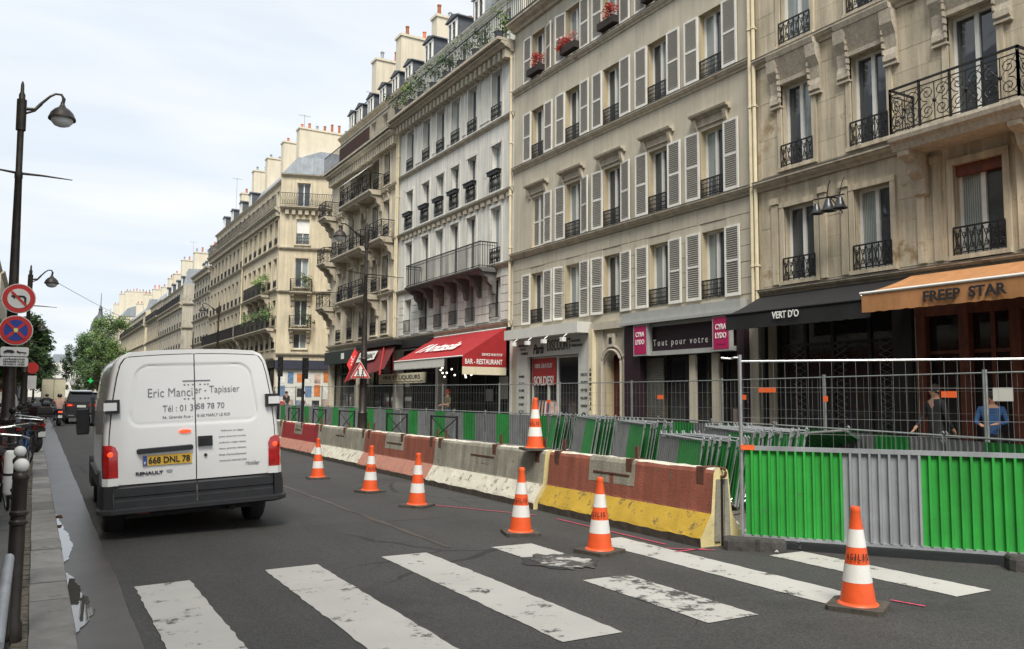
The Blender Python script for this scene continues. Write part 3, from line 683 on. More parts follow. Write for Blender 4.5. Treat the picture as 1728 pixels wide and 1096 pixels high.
# lattice curtains of the black shop
for x in (9.75, 10.95, 12.15):
    mb = MB()
    for i in range(15):
        z = .5+i*.16
        for s in (-1, 1): mb.tube([(x-.17, -.24, z+(.16 if s > 0 else 0)), (x+.17, -.24, z+(0 if s > 0 else .16))], .009, 4, cap=False)
    mb.build('lattice', 'lattice_grey', A, kind='stuff')
o = shopfront(A, .65, 8.8, 3.7, -.12, 'wood_red', (1.9, 2.5, 3.9, 4.5, 5.7, 6.3, 7.3), trans=2.55, stall=.55)
mb = MB()
for c in (.6, 1.2, 2.2, 3.2, 4.2, 5.1, 6.0, 6.8, 7.8, 8.72): mb.box(c-.1, -.12, .11, c+.1, .05, 3.7)
mb.box(.5, -.12, 3.3, 8.84, .04, 3.75); mb.build('timber_posts', 'wood_red', A)
mb = MB(); mb.box(.5, 0.0, 3.76, 8.87, .2, 4.16); mb.build('shop_fascia', 'dark_front', A)
# black awning with a white name on its flap; local frame of A
def awning(name, label, Y0, Y1, zt, zf, out, flap, m, side=True, yb=.14, fm=None, rail=None, cat='awning'):
    """sloping cloth from the wall (zt) down to the front bar (zf), hanging flap below; origin at its right end on the wall"""
    t = thing(name, label, cat, (16, Y0, 0), FR); L = Y1-Y0; mb = MB(); n = 12; rows = []
    for i in range(n+1):
        u = i/n; rows.append([(x, yb+(out-yb)*u, zt+(zf-zt)*u-.05*math.sin(u*math.pi)*(1 if 0 < x < L else .6)) for x in (0, L*.25, L*.5, L*.75, L)])
    mb.loft(rows, False, False); mb.loft([[(p[0], p[1], p[2]-.012) for p in r] for r in rows], False, False)
    mb.build('canopy', m, t, 60)
    mb = MB(); k = max(8, int(L/.12)); pts = []
    for i in range(k+1): x = L*i/k; pts.append((x, out+.012*math.sin(x*5), zf-flap-(.02*abs(math.sin(x*math.pi/.3)))))
    mb.loft([[(p[0], out, zf) for p in pts], pts], False, False); mb.loft([[(p[0], out-.01, zf) for p in pts], [(p[0], p[1]-.01, p[2]) for p in pts]], False, False)
    mb.build('flap', fm or m, t)
    mb = MB(); mb.tube([(-.03, out, zf+.01), (L+.03, out, zf+.01)], .028, 8); mb.tube([(.2, yb, zt-.25), (.35, (out+yb)/2, (zt+zf)/2-.25), (.2, out, zf-.02)], .018, 6); mb.tube([(L-.2, yb, zt-.25), (L-.35, (out+yb)/2, (zt+zf)/2-.25), (L-.2, out, zf-.02)], .018, 6)
    mb.build('frame', rail or 'galvanised', t)
    return t, L
t, L = awning('awning', 'black shop awning lettered VERT D\'O in white', 11.0, 15.1, 4.12, 3.62, 1.25, .36, 'black_cloth', rail='iron')
text("VERT D'O", .78, .17, 'text_white', t, (2.2, 1.29, 3.50), TR, .02)
mb = MB(); mb.ball((0, 0, 0), .05, 8); mb.build('end_bulb', 'bulb', t, None, (.12, 1.3, 3.72))
t, L = awning('awning', 'orange shop awning lettered FREEP STAR in black', 3.2, 10.75, 4.15, 3.66, 1.85, .36, 'orange_cloth', yb=.25, rail='white_paint')
text('FREEP  STAR', 1.52, .20, 'text_black', t, (5.45, 1.885, 3.47), TR, .03)
# ---------------------------------------------------------------- building B: grey-cream front with white shutters
B = bld('plain grey-cream building with rows of white louvred shutters', 15.25); LB = 12.62
wb = [1.57, 3.87, 6.2, 8.47, 10.8]; ww = .88
FB = [(4.32, 6.2), (7.18, 9.1), (10.62, 12.5), (13.72, 15.5)]
ops = [(x-ww/2, x+ww/2, a, b) for x in wb for a, b in FB]
shopB = [(.35, 5.3, .12, 3.95, .5), (5.72, 6.52, .12, 3.0, .4), (7.25, 11.6, .12, 3.15, .3)]
wall(B, LB, 0, 16.2, ops+shopB, 'stone_b', 'stone_b_reveal', .25)
blocks(B, .1, LB-.05, 4.30, 6.86, [o for o in ops if o[2] < 6], 'stone_b', .42, 1.1, .014, .02, .05, 120, 3)
for z, d in ((6.90, .2), (10.34, .14), (13.44, .14), (16.05, .45)): cornice(B, LB, z, d, .2 if z < 16 else .32)
for j, (a, b) in enumerate(FB):
    for i, x in enumerate(wb):
        closed = (j == 1 and i == 4)
        window(B, x, a, ww, b-a, transom=0, y=-.2)
        if closed:
            for s in (-1, 1): shutter(B, x+s*.225, a, .44, b-a, y=-.12, label='shutter closed over its window')
            shutter(B, x-.75, a, .5, b-a)
        else:
            for s in (-1, 1): shutter(B, x+s*(ww/2+.32), a-.02+random.uniform(-.01, .01), .56, b-a+.02, ry=s*R(random.uniform(0, 4) if random.random() < .8 else random.uniform(8, 20)))
            if j < 3: guard(B, x, a, ww+.02, .52, 'panel', .02)
        if j == 1: pediment(B, x, b+.12, ww+.36)
        elif j: surround(B, x, a, ww, b-a, 'stone_b', .10, .02, False)
mb = MB(); mb.box(-.46, 0, 0, .46, .26, .24); box_m = mb.mesh('flower_trough', 'trough_dark')
fl = [leafmesh('flowers', .95, .34, .36, 700, .045, 'flower_red', s) for s in (1, 2)]
for i, x in enumerate(wb):
    t = thing('window_box', ['rightmost', 'second', 'middle', 'fourth', 'leftmost'][i]+' flower box of red geraniums on upper sill between white shutters', 'flower box', (15.98, 15.25+x, 13.80), FR, 'geranium boxes on the fourth floor')
    put('flower_trough', box_m, t); put('flowers', fl[i % 2], t, (0, .14, .22), kind='stuff')
    t['label'] = ['geranium flower box nearest the drainpipe, on the upper sill', 'geranium flower box second from drainpipe, on the upper sill', 'red geranium box on upper sill nearest the middle of shuttered facade', 'red geranium box one window in from the pale building', 'dim red geranium box on upper sill nearest the white building'][i]
railing(B, 0, LB, 16.42, .38, 1.0, 'bars')
wall(B, LB, 16.42, 18.9, [(x-.4, x+.4, 16.6, 18.4) for x in wb], 'stone_b', None, .2, 8.6).location.y = -.5
for x in wb: window(B, x, 16.6, .8, 1.8, y=-.68)
chimney(B, .4, -7.5, -2.2, 18, 21.5, .6, 8, seed=3)
# roof blocks behind parapets
def mansard(par, L, z, y0, h=2.6, D=9, body='zinc'):
    mb = MB(); mb.prism([(y0, z), (y0-1.0, z+h*.75), (y0-2.4, z+h), (-D+1, z+h), (-D, z)], 'x', .02, L-.02)
    mb.f = [q for q in mb.f]; return mb.build('roof', body, par)
mansard(B, LB, 18.9, -.6, 2.2, 9); mansard(A, LA, 16.4, -.6, 2.6, 9, 'slate')
# doorway between the two shops of B: stone surround with round arch
mb = MB(); arch = [(5.72+.4+.4*math.cos(math.pi*i/10), 2.6+.4*math.sin(math.pi*i/10)) for i in range(11)]
dr = MB(); dr.box(5.73, -.36, .12, 6.51, -.30, 2.99); dr.box(5.8, -.298, .3, 6.08, -.27, 1.2); dr.box(6.16, -.298, .3, 6.44, -.27, 1.2); dr.box(5.8, -.298, 1.3, 6.08, -.27, 2.5); dr.box(6.16, -.298, 1.3, 6.44, -.27, 2.5)
d_ = dr.build('door', 'door_red', B); mb = MB(); mb.ball((6.12, -.24, 1.1), .03, 6); mb.build('handle', 'galvanised', d_)
mb = MB()
for s in (0, 1):
    # spandrels that round the head of the opening
    c = 6.12; pts = [(c+(.4 if s else -.4), 3.0)]+[(c+.4*math.cos(a)*(1 if s else -1), 2.6+.4*math.sin(a)) for a in [math.pi/2*i/6 for i in range(7)]]
    mb.prism(pts, 'y', -.2, .002)
for rr_, dd_ in ((.50, .10), (.62, .06)):
    ring = [(6.12+rr_*math.cos(math.pi*i/14), 2.6+rr_*math.sin(math.pi*i/14)) for i in range(15)]
    mb.tube([(6.12+rr_, dd_, .12)]+[(p[0], dd_, p[1]) for p in ring]+[(6.12-rr_, dd_, .12)], .045, 6)
mb.box(5.96, 0, 3.2, 6.28, .14, 3.62); mb.box(5.32, 0, 3.78, 7.2, .16, 4.02); mb.box(5.34, -.01, .12, 5.6, .05, 3.77); mb.box(6.64, -.01, .12, 7.2, .05, 3.77)
mb.build('door_surround', 'stone_b', B)
mb = MB(); mb.box(6.04, .141, 3.3, 6.20, .15, 3.5); mb.build('number_plate', 'text_black', B)
mb = MB(); mb.box(7.02, .0, .12, 7.24, .2, 3.8); mb.build('pier', 'ochre_cream', B)
for i in range(9): text('AI0MSEQJ'[i % 8], .10, .11, 'text_black', B, (7.13, .205, 2.5-i*.16), TR, .02)
# the black and magenta shop
mb = MB(); mb.box(.3, 0, 3.86, 5.32, .30, 4.16); mb.box(.3, .3, 3.78, 5.32, .42, 3.86); mb.build('shop_fascia', 'grey_board', B)
mb = MB(); mb.box(.3, -.02, .12, .55, .2, 3.76); mb.box(4.55, -.02, .12, 5.32, .2, 3.76); mb.box(.55, -.02, 2.95, 4.55, .12, 3.76); mb.build('shop_front_panel', 'aubergine', B)
mb = MB(); mb.box(.6, .13, 2.82, 4.25, .24, 2.95); mb.box(4.05, .13, 2.95, 4.25, .22, 3.7); mb.box(.55, .14, 3.68, 4.25, .2, 3.78); mb.build('sign_frame', 'grey_board', B)
text('Tout pour votre', 2.3, .25, 'text_white', B, (2.85, .13, 3.17), TR, .0, space=1.5)
for (x, lab, sc, lb) in ((4.33, 'small magenta shop sign lettered CYRA LYDO mounted flat above roller shutter', 1, 0), (.95, 'magenta projecting shop sign half hidden by the black awning', 1.05, 1)):
    t = thing('shop_sign', lab, 'sign', (16, 15.25+x, 0), FR); mb = MB(); mb.box(-.33, .24, 2.83, .33, .36, 3.77); mb.build('sign_box', 'grey_board', t)
    mb = MB(); mb.box(-.28, .362, 2.88, .28, .37, 3.72); mb.build('sign_panel', 'magenta', t)
    text('CYRA', .40, .15, 'text_white', t, (0, .375, 3.47), TR, .02); text('LYDO', .40, .15, 'text_white', t, (0, .375, 3.24), TR, .02)
    if lb: text('PARIS', .3, .05, 'magenta', t, (0, .375, 3.02), TR)
shopfront(B, .6, 3.75, 2.82, -.2, 'dark_front', (1.3, 1.9, 2.9), stall=.3)
mb = MB()
for x in (1.55, 2.45): mb.box(x-.13, -.05, .12, x+.13, .02, 2.8)
mb.build('pilasters', 'stone_b', B)
rs = put('roller_shutter', None, B, (4.15, -.05, 0)); mb = MB(); mb.box(-.38, -.03, 0, .38, .0, .052); mb.box(-.38, 0, .008, .38, .02, .044); slm = mb.mesh('slat', 'roller')
for i in range(44): put('slat', slm, rs, (0, 0, .14+i*.06))
mb = MB()
for q in ((1.55, 2.05, .22, .5, .06), (1.72, 1.0, .3, .75, .05), (.9, .7, .35, .6, .04)): mb.box(q[0]-q[2]/2, -.17, q[1], q[0]+q[2]/2, -.155, q[1]+q[3])
mb.build('window_posters', 'posters', B)
# the discount shop
mb = MB(); mb.box(7.3, 0, 3.72, 12.2, .62, 4.08); mb.build('awning_housing', 'pale_board', B)
mb = MB(); mb.box(7.26, -.01, .12, 7.95, .12, 3.71); mb.box(11.3, -.01, .12, 12.1, .12, 3.71); mb.box(7.95, -.01, 3.06, 11.3, .12, 3.71); mb.build('shop_front_panel', 'disc_board', B)
shopfront(B, 7.97, 11.28, 3.05, -.1, 'white_paint', (9.55, 10.15), trans=None, stall=.25)
text('Paris', .75, .36, 'text_black', B, (10.5, .13, 3.33), TR, .03, shear=.3); text('DISCOUNT', 1.5, .40, 'text_black', B, (9.15, .13, 3.42), TR, .0)
for j, (x, z, w_) in enumerate(((8.1, 3.5, .55), (8.1, 3.34, .8), (11.6, 3.5, .7), (11.6, 3.36, .4), (11.5, 3.2, .5))): text(['MASQUES', 'ET PERRUQUES', 'ARTICLES DE FETE', 'DECO', 'ET MARIAGE'][j], w_, .09, 'text_black', B, (x, .13, z), TR)
for j in range(6):
    for x, s in ((7.6, ['DECO', 'JOUETS', 'FETES', 'BALLONS', 'CADEAUX', 'A'][j]), (11.7, ['DE 10 HEURES', 'A 19 H', 'DU LUNDI', 'AU SAMEDI', 'OUVERT', 'ICI'][j])): text(s, .38, .08, 'text_black', B, (x, .13, 2.35-j*.26), TR)
mb = MB(); mb.box(9.65, -.09, 2.02, 11.25, -.075, 3.0); mb.build('sale_poster', 'poster_red', B); text('SOLDES!', 1.35, .34, 'text_white', B, (10.45, -.06, 2.18), TR, .02); text('100% GRATUIT', 1.2, .16, 'text_white', B, (10.45, -.06, 2.72), TR)
for i, x in enumerate((7.9, 9.1, 10.2, 11.2)):
    mb = MB(); mb.tube([(x, .55, 3.75), (x, .75, 3.6)], .02); mb.box(x-.07, .7, 3.44, x+.07, .86, 3.58); mb.build('spotlight', 'white_paint', B)
shop_goods = thing('clothes_rack', 'rack of colourful goods standing before the discount shop window', 'rack', (15.75, 15.25+9.9, .11), FR)
mb = MB(); mb.tube([(-.7, 0, 0), (-.7, 0, 1.35), (.7, 0, 1.35), (.7, 0, 0)], .015, 5); mb.build('frame', 'galvanised', shop_goods)
for i in range(13):
    mb = MB(); h = random.uniform(.55, .95); x = -.62+i*.1; mb.loft([[(x-.03, -.14, 1.32), (x+.03, -.14, 1.32), (x+.03, .14, 1.32), (x-.03, .14, 1.32)], [(x-.045, -.2, 1.32-h), (x+.04, -.17, 1.32-h), (x+.045, .2, 1.32-h), (x-.04, .18, 1.32-h)]])
    mb.build('garment', ['posters', 'cloth_blue', 'flower_red', 'cloth_white', 'leaf_dark', 'cloth_pink', 'cloth_dark'][i % 7], shop_goods)
# ---------------------------------------------------------------- building C: whitish front
C_ = bld('whitish-grey building with long second-floor balcony above the red restaurant awning', 27.9); LC_ = 12.0
wc = [1.42, 3.62, 5.3, 6.9, 8.55, 10.55]; ww = .86
FC = [(4.75, 6.4), (7.0, 9.32), (9.98, 11.95), (13.0, 15.05)]
ops = [(x-ww/2, x+ww/2, a, b) for x in wc for a, b in FC]
shopC = [(.2, 6.8, .12, 3.9, .6), (7.1, 11.9, .12, 3.9, .5)]
wall(C_, LC_, 0, 15.9, ops+shopC, 'stone_c', 'stone_c', .26)
blocks(C_, .35, LC_-.3, 4.62, 6.72, [o for o in ops if o[2] < 6], 'stone_c', .35, .8, .03, .03, .07, 150, 5)
cornice(C_, LC_, 4.35, .14, .18); cornice(C_, LC_, 6.74, .16, .16); cornice(C_, LC_, 9.66, .16, .18, dent=.55); cornice(C_, LC_, 12.72, .14, .16)
for j, (a, b) in enumerate(FC):
    for i, x in enumerate(wc):
        window(C_, x, a, ww, b-a, y=-.2)
        if j: surround(C_, x, a, ww, b-a, 'stone_c', .12, .03)
        if j in (0, 3) or (j == 1 and i == 0): guard(C_, x, a, ww, .62, 'orn' if j else 'plain', .05)
        if j == 2:
            guard(C_, x, a, ww+.02, .75, 'orn', .08)
            mb = MB(); mb.box(-.44, .02, .66, .44, .22, .80); mb.box(-.47, .0, .801, .47, .25, .84); mb.build('planter_shelf', 'iron', C_, None, (x, 0, a))
# slim recessed-panel frames between the fourth-floor windows
for x0, x1 in zip(wc[:-1], wc[1:]):
    a, b = x0+ww/2+.24, x1-ww/2-.24
    if b-a > .25:
        mb = MB()
        for p in ((a, a+.04), (b-.04, b)): mb.box(p[0], -.01, 13.15, p[1], .03, 15.1)
        mb.box(a+.035, -.009, 15.06, b-.035, .029, 15.1); mb.box(a+.035, -.009, 13.15, b-.035, .029, 13.19)
        mb.build('panel_moulding', 'stone_c', C_)
balcony(C_, 1.25, 9.0, 6.78, .85, 1.05, 'bars', 'lead_grey', 7, .18, 'lead_grey')  # slab and brackets all in one dark grey, after the balcony's dark underside
cornice(C_, LC_, 15.38, .62, .34, 'moulding', dent=.42); 
mb = MB(); mb.box(0, -.6, 15.745, LC_, .78, 15.86); mb.build('balcony_slab', 'moulding', C_)
railing(C_, 0, LC_, 15.87, .68, 1.0, 'bars')
wa_ = wall(C_, LC_, 15.87, 18.1, [(x-.45, x+.45, 15.95, 17.75) for x in wc], 'stone_c', None, .2, 8); wa_.location.y = -.35
for x in wc: window(C_, x, 15.95, .9, 1.8, y=-.5)
cornice(C_, LC_, 18.0, .2, .22, 'stone_c', y0=-.35); mansard(C_, LC_, 18.26, -.7, 2.0, 8.6, 'zinc')
for x in (1.6, 4.6, 7.4, 10.2): dormer(C_, x, 18.3, -.75, 1.1, 1.55, 1.8, body='slate' if x > 7 else 'zinc')
chimney(C_, 3.3, -7.0, -1.2, 19.6, 22.3, .75, 9, seed=8); chimney(C_, 11.7, -6.5, -1.7, 18, 21.9, .7, 8, seed=4)
def plants(par, xs, z, y, w=.8, h=.6, seed=1, n=150, m='leaf_grey', label='potted shrubs', q=.07):
    for i, x in enumerate(xs): put('foliage', leafmesh('foliage', w, .4, h, n, q, m if i % 3 else 'leaf_light', seed+i), par, (x, y, z), kind='stuff')
for i, x in enumerate((.6, 2.6, 4.0, 5.5, 7.0, 8.4, 9.6, 11.3)):
    t = thing('potted_plant', ['tall yellow-green grass in planter at the near end of white building top balcony', 'loose leafy shrub second along the top balcony of white building', 'dense oleander shrub third along the top balcony', 'spreading shrub fourth along the top balcony of white building', 'round shrub about half way along the top balcony', 'feathery shrub beyond the middle of top balcony', 'pale low shrub near the far end of top balcony', 'large dark bush filling the far corner of top balcony'][i], 'plant', (15.6, 27.9+x, 15.87), FR, 'shrubs on the top balcony')
    mb = MB(); mb.lathe([(.16, 0), (.2, .42), (.22, .44), (.18, .44), (.17, .38)], 10); mb.build('pot', 'slate', t)
    w = [.8, 1.0, 1.2, 1.1, 1.1, 1.2, 1.0, 1.5][i]; put('foliage', leafmesh('foliage', w, .6, [1.0, .9, .9, .7, .8, .9, .6, 1.0][i], 270, .085, ['leaf_light', 'leaf_grey', 'leaf_grey', 'leaf', 'leaf_grey', 'leaf_grey', 'leaf_light', 'leaf_dark'][i], 30+i), t, (0, 0, .45), kind='stuff')
pipe(C_, LC_-.12, 4.6, 15.3, .12); pipe(C_, .08, 4.3, 15.2, .1)
# red restaurant awning (steep, with side curtain) and its pelmet
t = thing('restaurant_awning', 'bright red restaurant awning with BAR - RESTAURANT on its side', 'awning', (16, 28.2, 0), FR)
mb = MB(); Lr = 6.9; zt, zf, out = 4.28, 3.12, 2.0
rows = []
for i in range(9):
    u = i/8; rows.append([(Lr*v, .1+(out-.1)*u, zt+(zf-zt)*u-.06*math.sin(u*3.14)) for v in (0, .2, .4, .6, .8, 1)])
mb.loft(rows, False, False); mb.build('canopy', 'red_cloth', t, 60)
mb = MB(); mb.add([(0, .1, zt), (0, out, zf), (0, out, 2.72), (0, .1, 2.72)], [(0, 1, 2, 3)]); mb.add([(.02, .1, zt), (.02, out, zf), (.02, out, 2.72), (.02, .1, 2.72)], [(3, 2, 1, 0)]); mb.build('side_curtain', 'red_cloth', t)
mb = MB(); mb.box(-.01, .1, 2.42, .02, out, 2.719); mb.build('side_valance', 'cream_board', t)
text('BAR - RESTAURANT', 1.62, .2, 'text_white', t, (-.012, 1.08, 2.92), (R(90), 0, R(270)), .015); text('SERVICE NON STOP', .9, .10, 'text_white', t, (-.012, .72, 3.2), (R(90), 0, R(270)), .01)
mb = MB(); n = 40
for i in range(n):
    a, b = 1.6+(Lr-1.6)*i/n, 1.6+(Lr-1.6)*(i+1)/n; mb.add([(a, out, zf), (b, out, zf), (b, out+.01, zf-.34), ((a+b)/2, out+.01, zf-.40), (a, out+.01, zf-.34)], [(0, 1, 2, 3, 4)])
mb.build('valance', 'pale_board', t)
u = .55; sl = math.atan2(zt-zf, out-.1); text('l\'Antasia', 3.9, .75, 'text_white', t, (3.9, .1+(out-.1)*u, zt+(zf-zt)*u+.035), (sl, 0, R(180)), .02, shear=.35)
for i in range(11):
    mb = MB(); mb.ball((0, 0, 0), .04, 6); mb.build('lamp_bulb', 'bulb', t, None, (1.0+.9*random.random()+i*.12, random.uniform(.6, 1.7), random.uniform(2.35, 2.75)))
mb = MB(); mb.tube([(0, out, zf), (Lr, out, zf)], .03, 8); mb.tube([(0, .1, zt), (Lr, .1, zt)], .04, 8); mb.tube([(.6, .1, 3.4), (.6, out, zf)], .02, 6); mb.build('frame', 'white_paint', t)
shopfront(C_, .25, 6.75, 3.85, -.45, 'shop_dark', (1.6, 3.0, 4.4, 5.6), trans=2.7, stall=.4)
shopfront(C_, 7.15, 11.85, 3.85, -.4, 'shop_dark', (8.3, 9.5, 10.7), trans=2.7, stall=.5)
mb = MB(); mb.box(.1, 0, 3.92, 6.9, .12, 4.3); mb.box(7, 0, 3.92, 12, .5, 4.3); mb.build('shop_fascia', 'shop_dark', C_)
t = thing('shop_sign', 'long cream board lettered VINS ET LIQUEURS below the red awnings', 'sign', (16, 35.7, 0), FR); mb = MB(); mb.box(0, .15, 2.22, 6.0, .22, 2.72); mb.build('board', 'cream_board', t); text('VINS ET LIQUEURS', 4.9, .24, 'text_black', t, (3.0, .225, 2.5), TR, .015)
mb = MB(); mb.tube([(.2+5.6*i/60, .23, 2.31+.02*math.sin(i*.9)) for i in range(61)], .012, 4); mb.build('wavy_line', 'text_black', t)
for (x, z, w_, h_, m_) in ((12.2, 2.05, .5, .4, 'pale_board'), (11.2, 1.35, .9, .2, 'plate_white'), (1.4, 1.5, .7, .9, 'grey_board'), (2.6, 1.4, .6, .5, 'grey_board')):
    mb = MB(); mb.box(-w_/2, -.02, 0, w_/2, 0, h_); mb.build('menu_board', m_, C_, None, (min(x, 11.4), -.4, z))
# ---------------------------------------------------------------- building D: ornate cream
D_ = bld('ornate cream building with stacked iron balconies, last before the side street', 39.9); LD = 11.3
wd = [1.7, 3.35, 5.2, 7.3, 9.4]; ww = .9
FD = [(4.9, 6.7), (7.3, 9.1), (10.1, 12.1), (12.95, 14.7)]
ops = [(x-ww/2, x+ww/2, a, b) for x in wd for a, b in FD]
wall(D_, LD, 0, 15.7, ops+[(.3, 5.2, .12, 3.9, .5), (5.6, 10.9, .12, 3.9, .5)], 'stone_d', 'stone_d', .3)
cornice(D_, LD, 4.45, .2, .22, 'stone_d'); cornice(D_, LD, 6.85, .2, .2, 'stone_d'); cornice(D_, LD, 9.65, .22, .2, 'stone_d'); cornice(D_, LD, 12.55, .2, .2, 'stone_d'); cornice(D_, LD, 15.1, .6, .4, 'stone_d', dent=.34)
for j, (a, b) in enumerate(FD):
    for i, x in enumerate(wd):
        window(D_, x, a, ww, b-a); surround(D_, x, a, ww, b-a, 'stone_d', .16, .06)
        if j: pediment(D_, x, b+.16, ww-.2, 'stone_d')
        guard(D_, x, a, ww, .7, 'orn', .06)
for x0, x1, z in ((2.5, 7.3, 7.05), (3.6, 8.8, 9.85), (.4, 2.9, 9.85), (2.2, 7.4, 12.75)): balcony(D_, x0, x1, z, .85, .95, 'scroll', 'moulding', 3 if x1-x0 > 3 else 2, .26)
for z in (7.05, 9.85, 12.75): balcony(D_, 10.1, 11.55, z, .9, .95, 'scroll', 'moulding', 2, .24)
mb = MB(); mb.box(0, -.6, 15.561, LD, .7, 15.66); mb.build('balcony_slab', 'moulding', D_); railing(D_, 0, LD, 15.66, .62, 1.05, 'bars')
mb = MB(); mb.box(3.2, .56, 15.75, 8.4, .58, 16.55); mb.build('balcony_screen', 'rust', D_)
wall(D_, LD, 15.66, 18.0, [(x-.4, x+.4, 15.8, 17.5) for x in wd], 'stone_d', None, .2, 8).location.y = -.4
for x in wd: window(D_, x, 15.8, .8, 1.7, y=-.58)
cornice(D_, LD, 17.9, .2, .22, 'stone_d', y0=-.4); mansard(D_, LD, 18.1, -.7, 2.4, 8.6, 'slate')
for x in (1.0, 2.9, 4.9, 6.9, 8.9, 10.4): dormer(D_, x, 18.15, -.8, 1.05, 1.5, 1.8)
chimney(D_, 3.8, -6.5, -1.3, 18.6, 22.3, .8, 5, seed=9); chimney(D_, 7.8, -6.0, -1.3, 18.6, 22.3, .8, 5, seed=10)
pipe(D_, .1, 4.6, 15, .12); railing(D_, 6, LD, 20.1, -1.9, .7, 'bars')
for s in (0, 1):   # two pale blinds let down over balcony windows
    mb = MB(); x = 4.0+s*2.1; mb.add([(x-.8, .1, 14.65), (x+.8, .1, 14.65), (x+.8, 1.1, 13.75), (x-.8, 1.1, 13.75), (x-.8, .1, 14.63), (x+.8, .1, 14.63), (x+.8, 1.1, 13.73), (x-.8, 1.1, 13.73)], [(0, 1, 2, 3), (7, 6, 5, 4)]); mb.build('sun_blind', 'pale_board', D_)
# folded dark-red awning, red diamond and dark shop of D
t = thing('awning', 'dark red steep awning with a pale name panel beside the lamp post', 'awning', (16, 38.2, 0), FR)
mb = MB()
mb.add([(0, .6, 4.25), (5.2, .6, 4.25), (5.2, 1.5, 2.35), (0, 1.3, 2.9)], [(0, 1, 2, 3)]); mb.build('canopy', 'red_dark', t)
mb = MB(); mb.box(-.3, .0, 4.1, 5.4, .85, 4.34); mb.build('housing', 'shop_dark', t)
mb = MB(); mb.add([(2.0, .86, 3.9), (4.7, .86, 3.9), (4.6, 1.12, 3.35), (1.9, 1.12, 3.45)], [(0, 1, 2, 3)]); mb.build('name_panel', 'pale_board', t); mb = MB(); mb.tube([(1.5, .7, 4.2), (.3, 1.4, 2.6)], .05); mb.tube([(5.2, .7, 4.2), (5.0, 1.55, 2.3)], .05); mb.build('frame', 'red_cloth', t)
text('CAFE TABAC', 2.2, .3, 'text_black', t, (3.3, 1.02, 3.66), (R(65), 0, R(180)))
t = thing('tobacconist_sign', 'red diamond tobacconist sign hung out by the dark red awning', 'sign', (15.2, 43.9, 3.3), FR)
mb = MB(); dp = [(.0, -.85), (.42, 0), (0, .85), (-.42, 0)]
mb.T = Matrix.Rotation(R(55), 4, 'Z'); mb.prism(dp, 'y', -.09, .09); mb.T = None; mb.build('diamond', 'sign_glow', t); mb = MB(); mb.tube([(0, -.8, .2), (0, 0, .2)], .025); mb.build('arm', 'iron', t)
q = text('TABAC', .9, .25, 'text_white', t, (0, 0, 0), (R(90), R(-90), R(235)), .02); q.location = (-.08, .12, 0)
shopfront(D_, .35, 5.15, 3.85, -.3, 'shop_dark', (1.5, 2.7, 3.9), trans=2.9); shopfront(D_, 5.65, 10.85, 3.85, -.3, 'green_front', (6.9, 8.2, 9.5), trans=2.9, stall=.3)
mb = MB(); mb.box(5.3, 0, 3.5, 11.2, .3, 4.25); mb.build('shop_fascia', 'green_front', D_); mb = MB(); mb.box(7.4, .301, 3.75, 7.9, .32, 4.1); mb.build('shop_emblem', 'text_white', D_)
mb = MB(); mb.box(5.15, -.1, .12, 5.7, .12, 4.4); mb.build('pier', 'stone_d', D_)
mb = MB(); mb.box(3.3, .16, 2.25, 5.2, .23, 2.75); mb.build('board', 'cream_board', D_)
# ---------------------------------------------------------------- side street corner and the farther terrace
def terrace(label, X, Y0, L, m, cols, floors, top, rz=FR, lod=0, base=4.6, guards='plain', roof='zinc', attic=True, shops='shop_dark', ch=(), dn=0, cor=.2, pots='terracotta', seed=1, side=True, ww=.95, D=10, loc=None):
    b = thing('apartment_building', label, 'building', loc or (X, Y0, 0), rz); s = L/cols; xs = [s*(i+.5) for i in range(cols)]
    ops = [(x-ww/2, x+ww/2, a, c) for x in xs for a, c in floors]; n = max(1, int(L/5)); sh = [(L*i/n+.3, L*(i+1)/n-.3, .12, base-.9, .5) for i in range(n)]
    wall(b, L, 0, top, ops+sh, m, m, .28, D)
    for j, (a, c) in enumerate(floors):
        for x in xs:
            window(b, x, a, ww, c-a)
            if lod < 2: guard(b, x, a, ww, .6, guards, .05)
            if lod < 1: surround(b, x, a, ww, c-a, m, .14, .05)
        if j: cornice(b, L, a-.38, cor, .2, 'moulding')
    cornice(b, L, base-.35, .2, .22); cornice(b, L, top-.32, cor+.3, .36, 'moulding', dent=.5 if lod < 2 else 0)
    mb = MB(); mb.box(.02, -.4, base-.9, L-.02, .14, base-.4); mb.build('shop_fascia', shops, b)
    for i in range(n):
        a, c = sh[i][:2]; shopfront(b, a, c, base-.95, -.3, 'shop_dark', ((a+c)/2,), stall=.3)
    z = top
    if attic:
        mb = MB(); mb.box(0, -.3, top+.05, L, .42, top+.13); mb.build('balcony_slab', 'moulding', b); railing(b, 0, L, top+.13, .36, .95, 'bars' if lod < 2 else 'cross')
        wall(b, L, top+.13, top+2.5, [(x-.4, x+.4, top+.3, top+2.0) for x in xs], m, None, .2, D-1).location.y = -.45
        for x in xs: window(b, x, top+.3, .8, 1.7, y=-.62)
        cornice(b, L, top+2.4, .2, .2, 'moulding', y0=-.45); z = top+2.62
    mansard(b, L, z, -.7, 2.4, D-.4, roof)
    for i in range(dn): dormer(b, L*(i+.5)/dn, z+.1, -.8, 1.1, 1.5, 1.6)
    for i, (x, z1, n_) in enumerate(ch): chimney(b, x, -D*.72, -1.6, z-.6, z1, .9, n_, potm=pots, seed=seed+i)
    return b, xs
FE = [(5.2, 6.4), (7.0, 9.0), (10.0, 12.3), (13.4, 15.4)]
